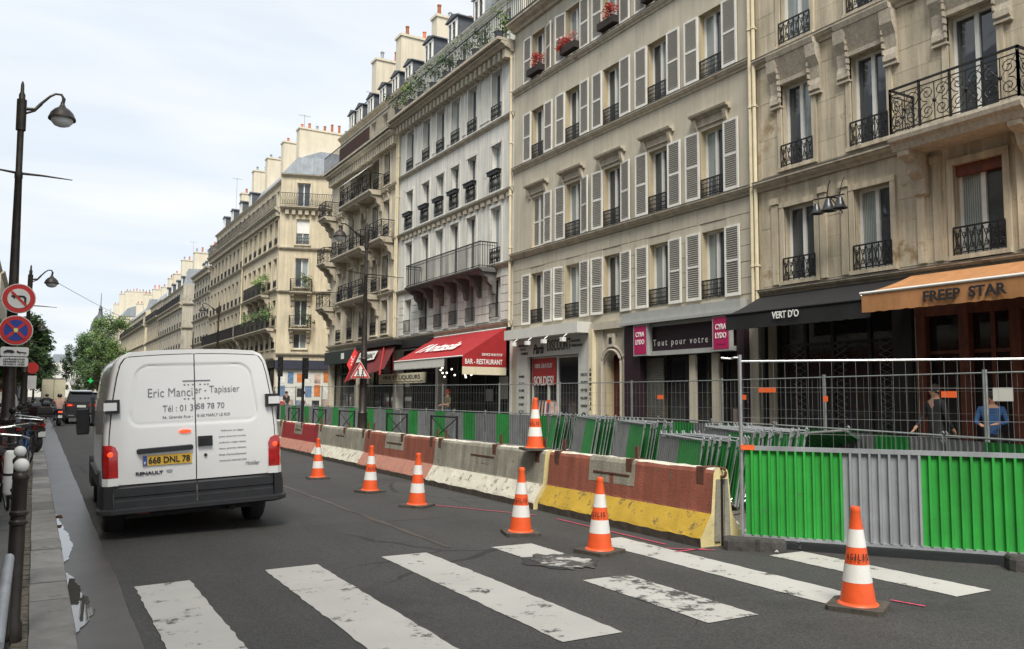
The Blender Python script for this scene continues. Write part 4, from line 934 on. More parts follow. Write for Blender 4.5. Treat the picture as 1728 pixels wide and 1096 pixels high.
E_, xs = terrace('ochre corner building across the side street, long facade with planted balconies', 16, 64.6, 12.6, 'stone_e', 7, FE, 16.2, ch=((1.5, 23.2, 9), (6.5, 23.4, 6), (12.2, 23.4, 7)), guards='orn', seed=20)
balcony(E_, .2, 12.5, 6.75, .8, 1, 'bars', 'moulding', 6, .2); balcony(E_, 2.5, 9.0, 9.6, .8, 1, 'bars', 'moulding', 4, .2)
for x, z in ((1.2, 6.8), (2.4, 6.8), (4.5, 6.8), (6, 6.8), (8.5, 6.8), (3.2, 9.65), (4.2, 9.65), (5.5, 9.65)): put('foliage', leafmesh('foliage', 1.1, .5, 1.0, 160, .11, 'leaf' if z < 9 else 'leaf_light', int(x*7)), E_, (x, .45, z+.6), kind='stuff')
# chamfered corner: its face looks towards the camera
ang = math.atan2(-1.65, 5.0); Lc = math.hypot(5.0, 1.65)
cf = put('corner_wing', None, E_); cf['label'] = 'chamfered corner face'
cf.matrix_parent_inverse = Matrix.Identity(4)
def chamfer(par, X, Y, ang, Lc, m, floors, top, ww=1.0, base=4.6, plants_=True, cx=None):
    """parts of the corner building, placed in a frame of their own on the chamfer"""
    T = Matrix.Translation((X, Y, 0)) @ Matrix.Rotation(ang+math.pi, 4, 'Z')   # local x runs back towards the corner, +y outwards
    return T
Tc = Matrix.Translation((16+5.0, 64.6-1.65, 0)) @ Matrix.Rotation(ang+math.pi, 4, 'Z')
kids0 = set(E_.children)
xw = Lc-1.75; xw2 = Lc-4.4; opsE = [(x-.5, x+.5, a, c) for x in (xw, xw2) for a, c in FE+[(16.45, 18.3)]]
wall(E_, Lc, 0, 19.0, opsE+[(xw-1.0, xw+1.2, .12, 3.6, .4)], 'stone_e', 'stone_e', .28, 3, back=False)
for a, c in FE+[(16.45, 18.3)]:
    for x in (xw, xw2): window(E_, x, a, 1.0, c-a); surround(E_, x, a, 1.0, c-a, 'stone_e', .15, .05)
for z in (4.6, 9.5, 12.9): cornice(E_, Lc, z, .2, .2)
cornice(E_, Lc, 16.0, .5, .36, dent=.5); railing(E_, 0, Lc, 16.45, .42, .95, 'cross'); cornice(E_, Lc, 18.75, .25, .22)
guard(E_, xw, 13.4, 1.0, .7, 'orn', .06)
for z in (9.6, 6.75): balcony(E_, xw-.85, xw+.85, z, .7, 1, 'scroll', 'moulding', 2, .2)
for z in (10.1, 7.2): put('foliage', leafmesh('foliage', 1.1, .5, .9, 170, .10, 'leaf_light' if z > 9 else 'leaf', int(z)), E_, (xw-.5, .4, z), kind='stuff')
mb = MB(); mb.box(xw-.5, -.18, 14.3, xw+.5, -.12, 15.38); mb.build('roller_blind', 'white_paint', E_)
mb = MB(); mb.prism([(0, 19.0), (Lc, 19.0), (Lc-1.2, 20.4), (.9, 20.4)], 'y', -1.6, -.1); mb.build('roof', 'zinc', E_)
Lk = Lc
mb = MB(); mb.box(.05, .01, 3.62, Lc, .3, 4.3); mb.build('shop_fascia', 'blue_awning', E_)
mb = MB(); mb.box(.4, .02, .12, Lc-.1, .06, 3.6); mb.build('shop_front_panel', 'pale_board', E_)
rnd = random.Random(5)
for i in range(7):
    for j in range(3):
        x0, z0 = .5+i*.66, .35+j*1.08; mb = MB(); mb.box(x0+rnd.uniform(0, .08), .061, z0+rnd.uniform(0, .1), x0+rnd.uniform(.45, .62), .075, z0+rnd.uniform(.7, 1.0)); mb.build('poster', ['poster_white', 'poster_orange', 'poster_blue', 'posters', 'shop_dark', 'poster_white', 'poster_red'][(i*2+j*3+rnd.randrange(2)) % 7], E_)
Mi = E_.matrix_world.copy() if False else (Matrix.Translation((16, 64.6, 0)) @ Matrix.Rotation(FR, 4, 'Z'))
for o in set(E_.children)-kids0: o.matrix_local = Mi.inverted() @ Tc @ Matrix.LocRotScale(o.location, o.rotation_euler, o.scale)
bpy.data.objects.remove(cf)
# south return wall of E along the side street
mb = MB(); mb.box(-7.5, -14, 0, 1.6, -5.001, 19); mb.build('side_wall', 'stone_e', E_)
text('Café', .8, .4, 'text_white', E_, (-.3, -3.0, 3.9), (R(90), 0, R(180)))
FF = [(5.2, 6.6), (7.2, 9.2), (10.0, 12.2), (13.3, 15.3)]
F_, _ = terrace('long ochre terrace with a continuous roof balcony past the corner building', 16, 77.25, 16.6, 'stone_f', 9, FF, 16.3, ch=((5, 23.5, 7), (10.5, 22.4, 5)), lod=1, seed=30, dn=4); pipe(F_, .05, 4.6, 16)
balcony(F_, .2, 16.4, 6.75, .8, 1, 'bars', 'moulding', 8, .2)
G_, _ = terrace('narrow grey-brown building with a row of steep slate dormers', 16, 93.9, 10.8, 'stone_g', 6, [(5, 6.8), (7.6, 9.6), (10.4, 12.3), (13.0, 14.6)], 15.5, lod=1, attic=False, roof='slate', dn=6, ch=((10.2, 19.5, 6), ), seed=40)
H_, _ = terrace('grey stone corner building with zinc roof beyond the second side street', 16, 113.5, 23.5, 'stone_g', 10, [(5, 6.8), (7.6, 9.6), (10.4, 12.3)], 13.4, lod=1, ch=((3, 20.5, 8), (14, 21, 8), (22, 20, 6)), dn=5, seed=50)
def corner(par, X, Y0, m, floors, top, label=None, w=4.2, attic=True):
    """chamfer parts for a far corner building"""
    kids = set(par.children); T = Matrix.Translation((X+w, Y0-w*.33, 0)) @ Matrix.Rotation(math.atan2(-.33, 1)+math.pi, 4, 'Z'); L = w*1.053; z1 = top+(2.5 if attic else 0)
    fl = floors+([(top+.3, top+2.0)] if attic else [])
    wall(par, L, 0, z1, [(L/2-.5, L/2+.5, a, c) for a, c in fl], m, m, .28, 3, back=False)
    for a, c in fl: window(par, L/2, a, 1.0, c-a); surround(par, L/2, a, 1, c-a, m, .15, .06)
    for z in [f[0]-.38 for f in floors[1:]]+[top-.3]: cornice(par, L, z, .25, .25)
    mb = MB(); mb.prism([(0, z1), (L, z1), (L-.5, z1+2.0), (.5, z1+2.0)], 'y', -2.2, -.1); mb.build('roof', 'zinc', par)
    Mi = Matrix.Translation((X, Y0, 0)) @ Matrix.Rotation(FR, 4, 'Z')
    for o in set(par.children)-kids: o.matrix_local = Mi.inverted() @ T @ Matrix.LocRotScale(o.location, o.rotation_euler, o.scale)
    mb = MB(); mb.box(-2.4, -10, 0, 1.2, -w-.001, z1); mb.build('side_wall', m, par)
corner(H_, 16, 113.5, 'stone_g', [(5, 6.8), (7.6, 9.6), (10.4, 12.3)], 13.4)
I0, _ = terrace('grey building with stone chimneys between the two far corner buildings', 16, 137.2, 15, 'stone_f', 6, [(5, 6.8), (7.6, 9.6), (10.4, 12.3)], 13.6, lod=2, ch=((4, 20, 6), (12, 19.5, 6)), seed=60)
I_, _ = terrace('pale cream corner building with white-framed windows halfway down the street', 16, 155.5, 46, 'stone_e', 16, [(5, 6.8), (7.6, 9.6), (10.4, 12.3)], 13.6, lod=2, ch=((6, 20.5, 8), (20, 21, 8), (34, 20.5, 8)), seed=70)
corner(I_, 16, 155.5, 'stone_e', [(5, 6.8), (7.6, 9.6), (10.4, 12.3)], 13.6)
J_, _ = terrace('yellowish stone building with tall chimneys beyond the right-hand trees', 16, 210, 55, 'stone_d', 14, [(5, 7), (8, 10), (11, 13), (14, 16)], 17, lod=2, ch=((6, 26, 8), (22, 27, 8), (40, 26, 8)), seed=80)
K_, _ = terrace('pale distant terrace nearest the street end on the right side', 15, 272, 90, 'stone_c', 18, [(5, 7), (8, 10), (11, 13), (14, 16)], 17, lod=2, ch=((10, 24, 5), (40, 24, 5), (70, 24, 5)), seed=90)
# distant tower with a spire, and the building closing the street
T_ = thing('tower', 'slate-domed corner tower with a thin spire above the far trees', 'tower', (15.5, 268, 0))
mb = MB(); mb.lathe([(2.6, 0), (2.6, 19), (2.9, 19.2), (2.9, 19.6)], 12); mb.build('shaft', 'stone_d', T_); mb = MB(); mb.lathe([(2.7, 19.61), (2.2, 22), (1.3, 24), (.7, 24.6), (.45, 26), (.6, 26.2), (.12, 27.4), (.06, 31)], 12); mb.build('dome', 'slate', T_, 50)
Z_ = []
for i, (x, y, w, h, lab, m) in enumerate(((-14, 470, 18, 13, 'white distant building closing the street, left of the two', 'stone_c'), (5, 440, 16, 16, 'white distant building closing the street, right of the two', 'stone_c'))):
    b = thing('apartment_building', lab, 'building', (x, y, 0), math.pi); b.location.x = x+w; wall(b, w, 0, h, [(w*(k+.5)/7-.6, w*(k+.5)/7+.6, z, z+1.9) for k in range(7) for z in (4, 7, 10)], m, m, .3, 10)
    for k in range(7):
        for z in (4, 7, 10): window(b, w*(k+.5)/7, z, 1.2, 1.9)
    mb = MB(); mb.prism([(0, h), (w, h), (w-2, h+4), (2, h+4)], 'y', -8, 0); mb.build('roof', 'zinc', b)
# left side of the street: simple continuous fronts, seen only as a sliver and in reflections
y = -28
for i, (L, m, top) in enumerate(((22, 'stone_c', 16), (20, 'stone_d', 17), (24, 'stone_b', 16), (22, 'stone_g', 17), (26, 'stone_c', 16.5), (24, 'stone_d', 15.5), (26, 'stone_f', 16.5), (60, 'stone_g', 16), (90, 'stone_c', 16), (120, 'stone_d', 17))):
    n = int(L/3.2) if y < 150 else int(L/4)
    b = thing('apartment_building', ['pale terrace behind the camera on the left pavement', 'cream terrace on the left pavement beside the bollards', 'grey-cream terrace on the left pavement beside the near lamp post', 'brown-grey terrace on the left pavement past the near lamp post', 'whitish terrace on the left pavement beside the second lamp', 'cream low terrace on the left pavement beside the street trees', 'brownish terrace on the left pavement behind the street trees', 'long grey terrace on the left, far beyond the trees', 'long white terrace on the left, near the street end', 'last cream terrace on the left side of the street'][i], 'building', (-4.25, y+L, 0), -FR)
    fl = [(4.9, 6.9), (8, 10), (11, 13)]; xs = [L*(k+.5)/n for k in range(n)]
    wall(b, L, 0, top, [(x-.5, x+.5, a, c) for x in xs for a, c in fl], m, m, .25, 8)
    for x in xs:
        for a, c in fl: window(b, x, a, 1.0, c-a); (guard(b, x, a, 1.0, .6) if y < 100 else None)
    for z in (4.2, 7.4, 10.4): cornice(b, L, z, .2, .2)
    cornice(b, L, top-.4, .4, .38); mb = MB(); mb.box(0, .0, .12, L, .1, 4.1); mb.build('shop_front_panel', ['green_front', 'aubergine', 'wood_red', 'blue_awning', 'shop_dark'][i % 5], b); mansard(b, L, top, -.4, 3, 8, 'zinc')
    y += L+(0 if i != 5 else 8)
# ---------------------------------------------------------------- the white van
V = thing('delivery_van', 'white delivery van seen from behind with Eric Mancier Tapissier on its rear doors', 'van', (1.68, 10.05, -.06), (0, 0, 0))
V.rotation_euler = (0, R(-2.9), R(-1.3))
HP = [(.35, .82), (.42, .90), (.62, .945), (.9, .955), (1.2, .945), (1.55, .912), (1.85, .862), (2.0, .825), (2.075, .775), (2.12, .68), (2.14, .4), (2.145, 0)]
def hw(z):
    for (a, p), (b, q) in zip(HP[:-1], HP[1:]):
        if z <= b: return p+(q-p)*max(0, (z-a))/(b-a)
    return 0
def lean(z): return .11*max(0, (z-.8)/1.35)**1.6
def ring(y, s=1.0, top=2.145, zb=.35, ln=0):
    pts = []
    k = (top-zb)/(2.145-.35)
    for z, w in HP[:-1]: pts.append((w*s, y+ln*lean(z), zb+(z-.35)*k))
    pts.append((0, y+ln*lean(2.145), top)); left = [(-p[0], p[1], p[2]) for p in pts[-2::-1]]
    return pts+left
vb = MB(); vb.loft([ring(.03, .955, ln=1), ring(.05, .985, ln=1), ring(.12, 1, ln=1), ring(.5, 1, ln=.6), ring(1.2), ring(2.4), ring(3.1), ring(3.45, .985, 2.06), ring(3.85, .965, 1.66), ring(4.15, .95, 1.30), ring(4.5, .92, 1.16), ring(4.75, .85, 1.0), ring(4.84, .78, .8)])
vb.build('body', 'van_white', V, 45)
def door(x0, side):
    """rear door skin: leans with the body, upper field framed by a pressed groove"""
    mb = MB(); nu, nv = 56, 84; rows = []
    for j in range(nv+1):
        t = j/nv; row = []
        for i in range(nu+1):
            u = i/nu; z = .665+t*(2.085-.665); xe = hw(z)*.955-.02; x = x0*side*0+side*(x0+(xe-x0)*u); z -= .035*(x/.8)**2*(t**6)
            y = lean(z)-.004+.035*(abs(x)/.9)**8
            # pressed groove
            dxx = abs(x)-(.70-.10*max(0, (z-1.3)/.7)); cz = 1.63; dz = abs(z-cz)-.33; r = .13
            qx, qz = dxx+r, dz+r; sd = math.hypot(max(qx, 0), max(qz, 0))+min(max(qx, qz), 0)-r
            y += .009/(1+math.exp(min(60, sd/.006)))+.009*math.exp(-(sd/.010)**2)
            row.append((x, y, z))
        rows.append(row)
    mb.loft(rows, False, False)
    if side > 0: mb.f = [q for q in mb.f]
    else: mb.f = [q[::-1] for q in mb.f]
    seal = [r_[0] for r_ in rows]+rows[-1][1:]+[r_[-1] for r_ in rows[::-1]][1:]
    # edge return so the skin has thickness
    for row in (rows[0], rows[-1]): mb.loft([row, [(p[0], p[1]+.03, p[2]) for p in row]], False, False)
    for k in (0, -1): c = [r_[k] for r_ in rows]; mb.loft([c, [(p[0], p[1]+.03, p[2]) for p in c]], False, False)
    d = mb.build('rear_door', 'van_white', V, 50)
    mb = MB(); mb.tube([(p[0]+(.004 if p is not None else 0)*side*(1 if abs(p[0]) > .3 else -1), p[1]+.012, p[2]) for p in seal[::3]], .011, 5); mb.build('seal', 'seal', d)
    mb = MB(); lo = []
    for i in range(9): x = side*(x0+(.85-x0)*i/8); lo.append(x)
    mb.loft([[(x, -.028+.03*(abs(x)/.9)**8, .645) for x in lo], [(x, -.04+.03*(abs(x)/.9)**8, .63) for x in lo], [(x, -.04+.03*(abs(x)/.9)**8, .54) for x in lo], [(x, -.03+.03*(abs(x)/.9)**8, .53) for x in lo], [(x, -.03+.03*(abs(x)/.9)**8, .50) for x in lo], [(x, -.045+.03*(abs(x)/.9)**8, .49) for x in lo], [(x, -.045+.03*(abs(x)/.9)**8, .415) for x in lo]], False, False)
    mb.loft([[(x, -.028, .645) for x in lo], [(x, .05, .66) for x in lo]], False, False)
    mb.build('lower_cladding', 'van_plastic', d, 30)
    # hinge clasp on the corner
    mb = MB(); z = 1.52; w = hw(z)
    mb.box(side*(w-.13), -.005, z-.075, side*(w-.095), .07, z+.075); mb.box(side*(w-.095), -.0, z+.045, side*(w+.015), .06, z+.075); mb.box(side*(w-.095), .0, z-.075, side*(w+.015), .06, z-.045); mb.build('hinge_cover', 'van_plastic', d)
    mb = MB(); mb.box(side*(w-.10), -.012, z-.043, side*(w+.03), .05, z+.043); mb.build('hinge', 'van_white', d)
    return d
dl = door(.006, -1); dr_ = door(.006, 1)
# tall corner lamps
for s in (-1, 1):
    mb = MB(); rr_ = []
    for z, e in ((.745, 0), (.76, .006), (.95, .008), (1.02, .006), (1.08, -.03), (1.10, -.07)):
        w = hw(z)+.004; rr_.append([(s*(w-.15+max(0, -e)), .0+lean(z), z), (s*(w-.06), -.012-e*.3+lean(z), z), (s*(w-.015), .015+lean(z), z), (s*(w+.004), .07+lean(z), z), (s*(w+.002+min(0, e)), .16+lean(z), z), (s*(w-.06), .12+lean(z), z)])
    mb.loft(rr_); lm = mb.build('tail_lamp', 'lamp_red', V, 35)
    mb = MB(); mb.ball((s*(hw(1.0)-.07), .0+lean(1.0), 1.0), .032, 10); mb.build('bulb', 'lamp_lit', lm)
    mb = MB(); w = hw(.7)
    mb.loft([[(s*(w-.15), -.01, z), (s*(w-.04), -.015, z), (s*(w+.012), .04, z), (s*(w+.012), .17, z), (s*(w-.1), .12, z)] for z in (.66, .742)]); mb.build('corner_panel', 'van_white', V)
mb = MB(); bw = [(-.97, .35), (-.985, .12), (-.95, .02), (-.86, -.035), (-.84, -.04)]
prof = []
for z, k in ((.655, 0), (.60, .012), (.44, .02), (.40, .0), (.355, -.05)):
    prof.append([(x+(-k if x < 0 else k), y-k, z) for x, y in bw+[(-x, y) for x, y in bw[::-1]]]+[(.8, .3, z), (-.8, .3, z)])
rg = []
for z, k in ((.415, .012), (.40, .035), (.36, .035), (.335, -.02)): rg.append([(x+(-k if x < 0 else k), y-k-.012, z) for x, y in bw+[(-x, y) for x, y in bw[::-1]]]+[(.8, .3, z), (-.8, .3, z)])
mb.loft(rg)
for s in (-1, 1):
    rr_ = [[(s*(.86), -.045, z), (s*.95, .0-k*.4, z), (s*(.975+k), .10, z), (s*(.975+k), .45, z), (s*.86, .45, z)] for z, k in ((.40, .02), (.55, .018), (.62, .008), (.66, -.005))]; mb.loft(rr_)
mb.build('bumper', 'van_plastic', V, 35)
mb = MB(); mb.box(-.62, -.065, .345, -.50, -.055, .37); mb.build('reflector', 'lamp_red', V)
# fittings
mb = MB(); mb.loft([[(x, y+lean(1.03)-.002, z) for x, y, z in ring_] for ring_ in ([(-.62, -.01, 1.0), (-.62, -.01, 1.035), (-.60, -.01, 1.045), (-.05, -.01, 1.06), (-.03, -.01, 1.045), (-.03, -.01, 1.01), (-.05, -.01, 1.0), (-.60, -.01, .985)], [(-.60, -.05, 1.0), (-.60, -.05, 1.03), (-.58, -.05, 1.04), (-.06, -.05, 1.052), (-.045, -.05, 1.04), (-.045, -.05, 1.01), (-.06, -.05, 1.005), (-.58, -.05, .99)])]); mb.build('plate_lamp_bar', 'van_plastic', dl, 30)
mb = MB(); mb.box(.02, -.03, 1.03, .175, .02, 1.145); mb.build('handle', 'van_plastic', dr_); mb = MB(); mb.box(.035, -.036, 1.055, .12, -.031, 1.12); mb.build('handle_recess', 'dark_front', dr_)
mb = MB(); mb.lathe([(.018, 0), (.018, .012)], 10); q = mb.build('lock', 'text_black', dr_, None, (.10, -.006, .93), (R(90), 0, 0))
mb = MB(); mb.loft([[(c*.07-.115, -.005+lean(1.2), 1.21+s_*.022) for c, s_ in [(math.cos(a)*(1 if abs(math.cos(a)) < .6 else 1), math.sin(a)) for a in [2*math.pi*i/14 for i in range(14)]]], [(c*.06-.115, -.022+lean(1.2), 1.21+s_*.016) for c, s_ in [(math.cos(a), math.sin(a)) for a in [2*math.pi*i/14 for i in range(14)]]]]); mb.f = [q[::-1] for q in mb.f]; mb.build('brake_lamp', 'lamp_lit', dl)
mb = MB(); mb.box(-.56, -.018, .855, -.05, -.006, .965); pl = mb.build('number_plate', 'plate_yellow', dl); mb = MB(); mb.box(-.557, -.022, .858, -.515, -.019, .962); mb.build('blue_band', 'plate_blue', pl)
text('668 DNL 78', .43, .072, 'text_black', pl, (-.285, -.021, .91), (R(90), 0, 0), .02); text('F', .02, .03, 'text_white', pl, (-.536, -.024, .885), (R(90), 0, 0), .01)
text('RENAULT', .28, .034, 'text_black', dl, (-.49, -.012, .775), (R(90), 0, 0), .03); mb = MB(); mb.loft([[(-.285+.036*math.cos(a), -.006, .785+.02*math.sin(a)) for a in [2*math.pi*i/12 for i in range(12)]], [(-.285+.03*math.cos(a), -.014, .785+.016*math.sin(a)) for a in [2*math.pi*i/12 for i in range(12)]]]); mb.build('emblem', 'galvanised', dl)
def vt(s, x, z, w, h, m='text_black', par=None, **k): text(s, w, h, m, par or V, (x, lean(z)+(.0005 if z > 1.31 else -.006), z), (R(90)-.10*max(0, z-.9)*1.2, 0, 0), ext=.0015, **k)
vt('Eric Manci', -.26, 1.655, .47, .098, 'text_grey', dl, bold=-.004); vt('er - Tapissier', .245, 1.662, .50, .105, 'text_grey', dr_, bold=-.004)
vt('Tél : 01 39', -.16, 1.475, .37, .072, 'text_grey', dl); vt('58 78 70', .17, 1.485, .30, .066, 'text_grey', dr_)
vt('36, Grande Rue - 7', -.17, 1.375, .36, .034, 'text_grey', dl); vt('8160 MARLY LE ROI', .20, 1.38, .36, .034, 'text_grey', dr_)
for i, s in enumerate(('Réfection de sièges', 'pose tenture murale', 'confection voilage rideaux', 'tissus, grandes éditions', 'Pose d\'ameublement', 'www.eric-mancier.com')): vt(s, .40, 1.19-i*.068, .30 if i != 0 else .25, .026, 'text_grey', dr_)
vt('Mobilier', .62, .80, .16, .045, 'text_grey', dr_, shear=.4)
mb = MB(); mb.box(-.13, lean(1.76)-.001, 1.775, .17, lean(1.76)+.003, 1.785)
for x in (-.11, -.07, -.02, .06, .11, .145):
    for z in (1.73, 1.57): mb.box(x-.009, lean(z)-.001, z, x+.009, lean(z)+.003, z+.012)
mb.build('printed_emblem', 'text_grey', dr_)
def wheel_parts(par, x, y, r=.34, w=.2, side=1, rim='sheet_grey', hub=True):
    mb = MB(); mb.lathe([(r*.62, -w/2), (r*.9, -w/2), (r*.985, -w/2+.03), (r, -w/4), (r, w/4), (r*.985, w/2-.03), (r*.9, w/2), (r*.62, w/2)], 24)
    wl = mb.build('wheel', 'rubber', par, 40, (x, y, r), (0, R(90), 0)); mb = MB(); mb.lathe([(r*.62, -w*.3), (r*.62, w*.42), (r*.5, w*.35), (r*.2, w*.4), (r*.05, w*.42)], 16)
    if side < 0: mb.v = [(p[0], p[1], -p[2]) for p in mb.v]
    mb.build('rim', rim, wl, 30); return wl
for s in (-1, 1):
    for y in (.92, 3.98): wheel_parts(V, s*.80, y, .34, .2, s).rotation_euler = (0, R(90+2.9), 0)
    for y in (.92, 3.98):
        mb = MB(); pts = [(y+.43*math.cos(a), .33+.43*math.sin(a)) for a in [math.pi*i/12 for i in range(13)]]; mb.prism(pts, 'x', s*.86, s*.965); mb.build('wheel_arch', 'van_plastic', V)
    mb = MB(); mb.box(s*.94, 1.4, .55, s*.975, 3.5, .68); mb.build('side_moulding', 'van_plastic', V)
    mb = MB(); mb.box(s*.93, 3.02, 1.25, s*.972, 3.42, 1.62); mb.build('side_window', 'van_glass', V)
    mb = MB(); mb.tube([(s*.93, 3.4, 1.22), (s*1.08, 3.38, 1.26)], .03, 6); mb.tube([(s*.93, 3.4, 1.40), (s*1.08, 3.38, 1.38)], .025, 6); bx_ = [(-.09, -.19), (.09, -.19), (.1, -.12), (.1, .12), (.08, .18), (-.08, .18), (-.1, .1), (-.1, -.12)]
    mb.loft([[(s*1.07+p[0]*k*.85, 3.36+y_, 1.28+p[1]*k) for p in bx_] for y_, k in ((-.03, .92), (.0, 1.0), (.06, .95), (.1, .7))]); mb.build('door_mirror', 'van_plastic', V, 40)
mb = MB(); mb.box(-.72, .25, .26, .72, 4.4, .40); mb.tube([(-.55, .92, .33), (.55, .92, .33)], .07, 8); mb.tube([(.4, .1, .30), (.4, 1.8, .30)], .04, 8); mb.build('underbody', 'rubber', V)  # axle and exhaust, plus a dark box put in to shade the underside
mb = MB(); mb.add([(-.80, 3.47, 2.03), (.80, 3.47, 2.03), (.84, 4.1, 1.37), (-.84, 4.1, 1.37)], [(0, 1, 2, 3)]); mb.v = [(p[0], p[1]+.012, p[2]+.012) for p in mb.v]; mb.build('windscreen', 'van_glass', V)
mb = MB(); mb.tube([(0, .2, 2.14), (0, .12, 2.35)], .006, 5); mb.build('aerial', 'van_plastic', V)
# ---------------------------------------------------------------- cones
def cone():
    t = thing('traffic_cone', '', 'cone', (0, 0, 0)); segs = [(0.045, .20, 'orange_plastic'), (.20, .33, 'cone_white'), (.33, .455, 'orange_plastic'), (.455, .585, 'cone_white'), (.585, .72, 'orange_plastic')]
    mb = MB(); mb.prism([(-.2, -.17), (-.17, -.2), (.17, -.2), (.2, -.17), (.2, .17), (.17, .2), (-.17, .2), (-.2, .17)], 'z', 0, .035); mb.build('base', 'cone_base', t)
    def r(z): return .128-.100*(z-.045)/.705
    mb = MB(); mb.lathe([(.148, .035), (.142, .045), (r(.05), .052), (r(.2), .2)], 28, cap=False); mb.k = 1; mb.lathe([(r(.2)+.001, .2), (r(.33)+.001, .33)], 28, cap=False); mb.k = 0; mb.lathe([(r(.33), .33), (r(.455), .455)], 28, cap=False)
    mb.k = 1; mb.lathe([(r(.455)+.001, .455), (r(.585)+.001, .585)], 28, cap=False); mb.k = 0; mb.lathe([(r(.585), .585), (r(.705), .705), (.036, .712), (.037, .735), (.03, .752), (.018, .755), (.016, .70)], 28, cap=False)
    mb.build('body', ['orange_plastic', 'cone_white'], t, 40)
    return t
c0 = cone()
cl = [((5.44, 4.24, .0), 'nearest orange-and-white cone, standing alone before the corrugated green panel'), ((5.04, 6.98, 0), 'orange-and-white cone on the road before the yellow-footed concrete barrier'),
      ((4.9, 8.32, 0), 'cone on the road straight below the one perched on the barrier'), ((4.8, 11.06, 0), 'orange cone on the road before the brick-red barrier, fourth from the van'), ((4.83, 13.05, 0), 'orange cone on the road before the plain grey barrier, second from the van'),
      ((4.73, 15.6, 0), 'smallest orange cone, nearest the van, before the dark red barrier'), ((6.33, 10.35, .80), 'orange cone perched on top of the concrete barrier row')]
cl[3] = (cl[3][0], 'orange cone on the road before the brick-red barrier, third from the van')
def conetext(t, a):
    # AGILIS wrapped on the middle orange band, one letter at a time
    for i, ch in enumerate('AGILIS'):
        b = a+(i-2.5)*.30; rr_ = .094+.0016; q = text(ch, .008 if ch == 'I' else .021, .050, 'text_black', t, (rr_*math.cos(b), rr_*math.sin(b), .39), (R(90)-.14, 0, b+math.pi/2), .02, ext=.001)
for i, (p, lab) in enumerate(cl):
    t = c0 if i == 0 else dup(c0, p, (R(random.uniform(-1.3, 1.3))*(i < 6), R(random.uniform(-1.3, 1.3))*(i < 6), R(random.uniform(0, 90))), lab)
    if i == 0: t['label'] = lab; t.location = p
    t['group'] = 'traffic cones along the works'
random.seed(11)
for t, a in ((c0, R(-128)-.0),): t.rotation_euler = (0, 0, R(28)); conetext(t, a-R(28)-R(10))
for o in [o for o in COL.objects if o.name.startswith('traffic_cone.')]:
    if o['label'].startswith(('orange-and', 'cone on', 'orange cone on the road before the plain', 'orange cone perched')): conetext(o, math.atan2(-o.location.y, -o.location.x)-o.rotation_euler[2]+random.uniform(-.9, .5))
# ---------------------------------------------------------------- concrete barriers
def jersey(y0, y1, xc, top, toe, lab, patch=None, end=None, seed=1):
    t = thing('concrete_barrier', lab, 'barrier', (xc, y0, 0), FR, 'concrete barriers along the lane'); L = y1-y0; rnd = random.Random(seed)
    # local: x along the street, y towards the traffic
    pr = [(.30, .0), (.30, .09), (.285, .12), (.15, .34), (.145, .36), (.105, .76), (.085, .80), (.05, .815), (-.05, .815), (-.085, .80), (-.105, .76), (-.145, .36), (-.15, .34), (-.285, .12), (-.30, .09), (-.30, 0)]
    mb = MB(); n = 26; rings = []
    for i in range(n+1):
        x = .02+(L-.04)*i/n; rings.append([(x+(0 if 0 < i < n else 0), y+rnd.uniform(-.003, .003), z+(rnd.uniform(-.006, .006) if z > .79 else rnd.uniform(-.008, .008) if .05 < z < .1 else 0)) for y, z in pr])
    mats = [top, toe, 'barrier_foot', 'barrier_cream', 'barrier_white']; m = len(pr)
    mb.loft(rings)
    for i in range(n):
        for j in range(m):
            k = 0
            za, zb = pr[j][1], pr[(j+1) % m][1]; zz = (za+zb)/2
            if zz < .35: k = 1
            if zz < .10: k = 2 if rnd.random() < 2 else 1
            if zz > .80: k = 4
            mb.m[i*m+j] = k
    mb.m[-2] = 3; mb.m[-1] = 3
    b = mb.build('body', mats, t)
    if end: mb = MB(); mb.box(.006, -.014, .0, .0197, .014, .70); mb.build('end_slot', 'dark_front', t)
    if end:
        for s in (-1, 1): mb = MB(); mb.prism([(s*.03, .05), (s*.11, .05), (s*.10, .35), (s*.075, .7), (s*.03, .7)], 'x', .0, .0198); mb.build('end_recess', 'barrier_concrete', t)
        mb = MB(); mb.tube([(.0+.05*math.cos(a), 0, .77+.05*math.sin(a)) for a in [i*.6 for i in range(11)]], .016, 6); mb.build('hook', 'rust', t)
    for x in (.22, L-.22)+((patch[0]+.12,) if patch else ()):
        mb = MB(); mb.box(x-.055, -.113, .63, x+.055, .118, .822); mb.build('lifting_strap', 'rust', t)
        if rnd.random() < .7: mb = MB(); mb.box(x-.03, -.02, .823, x-.005, .0, .98); mb.box(x+.01, -.02, .823, x+.03, .0, .96); mb.build('lifting_bar', 'rust', t)
    if patch:
        a, c = patch; mb = MB(); 
        mb.loft([[(c, y_, z_), (a, y_, z_)] for y_, z_ in ((.1325, .50), (.1085, .76), (.089, .803), (.052, .818))], False, False); mb.build('bare_patch', 'barrier_concrete', t); mb = MB(); mb.box(a+.1, .12, .61, c-.1, .131, .63); mb.build('slot_mark', 'rust', t)
    return t
jersey(6.68, 9.98, 6.44, 'barrier_brick', 'barrier_yellow', 'brick-red concrete barrier with yellow foot at the near end of the row', (1.35, 2.3), True, 1)
jersey(10.02, 13.78, 6.42, 'barrier_concrete', 'barrier_white', 'bare grey concrete barrier with whitewashed foot, carrying a cone', (1.4, 2.4), False, 2)
jersey(13.82, 17.55, 6.47, 'barrier_brick', 'barrier_pink', 'faded brick-red concrete barrier with pink foot, third in the row', (1.5, 2.5), False, 3)
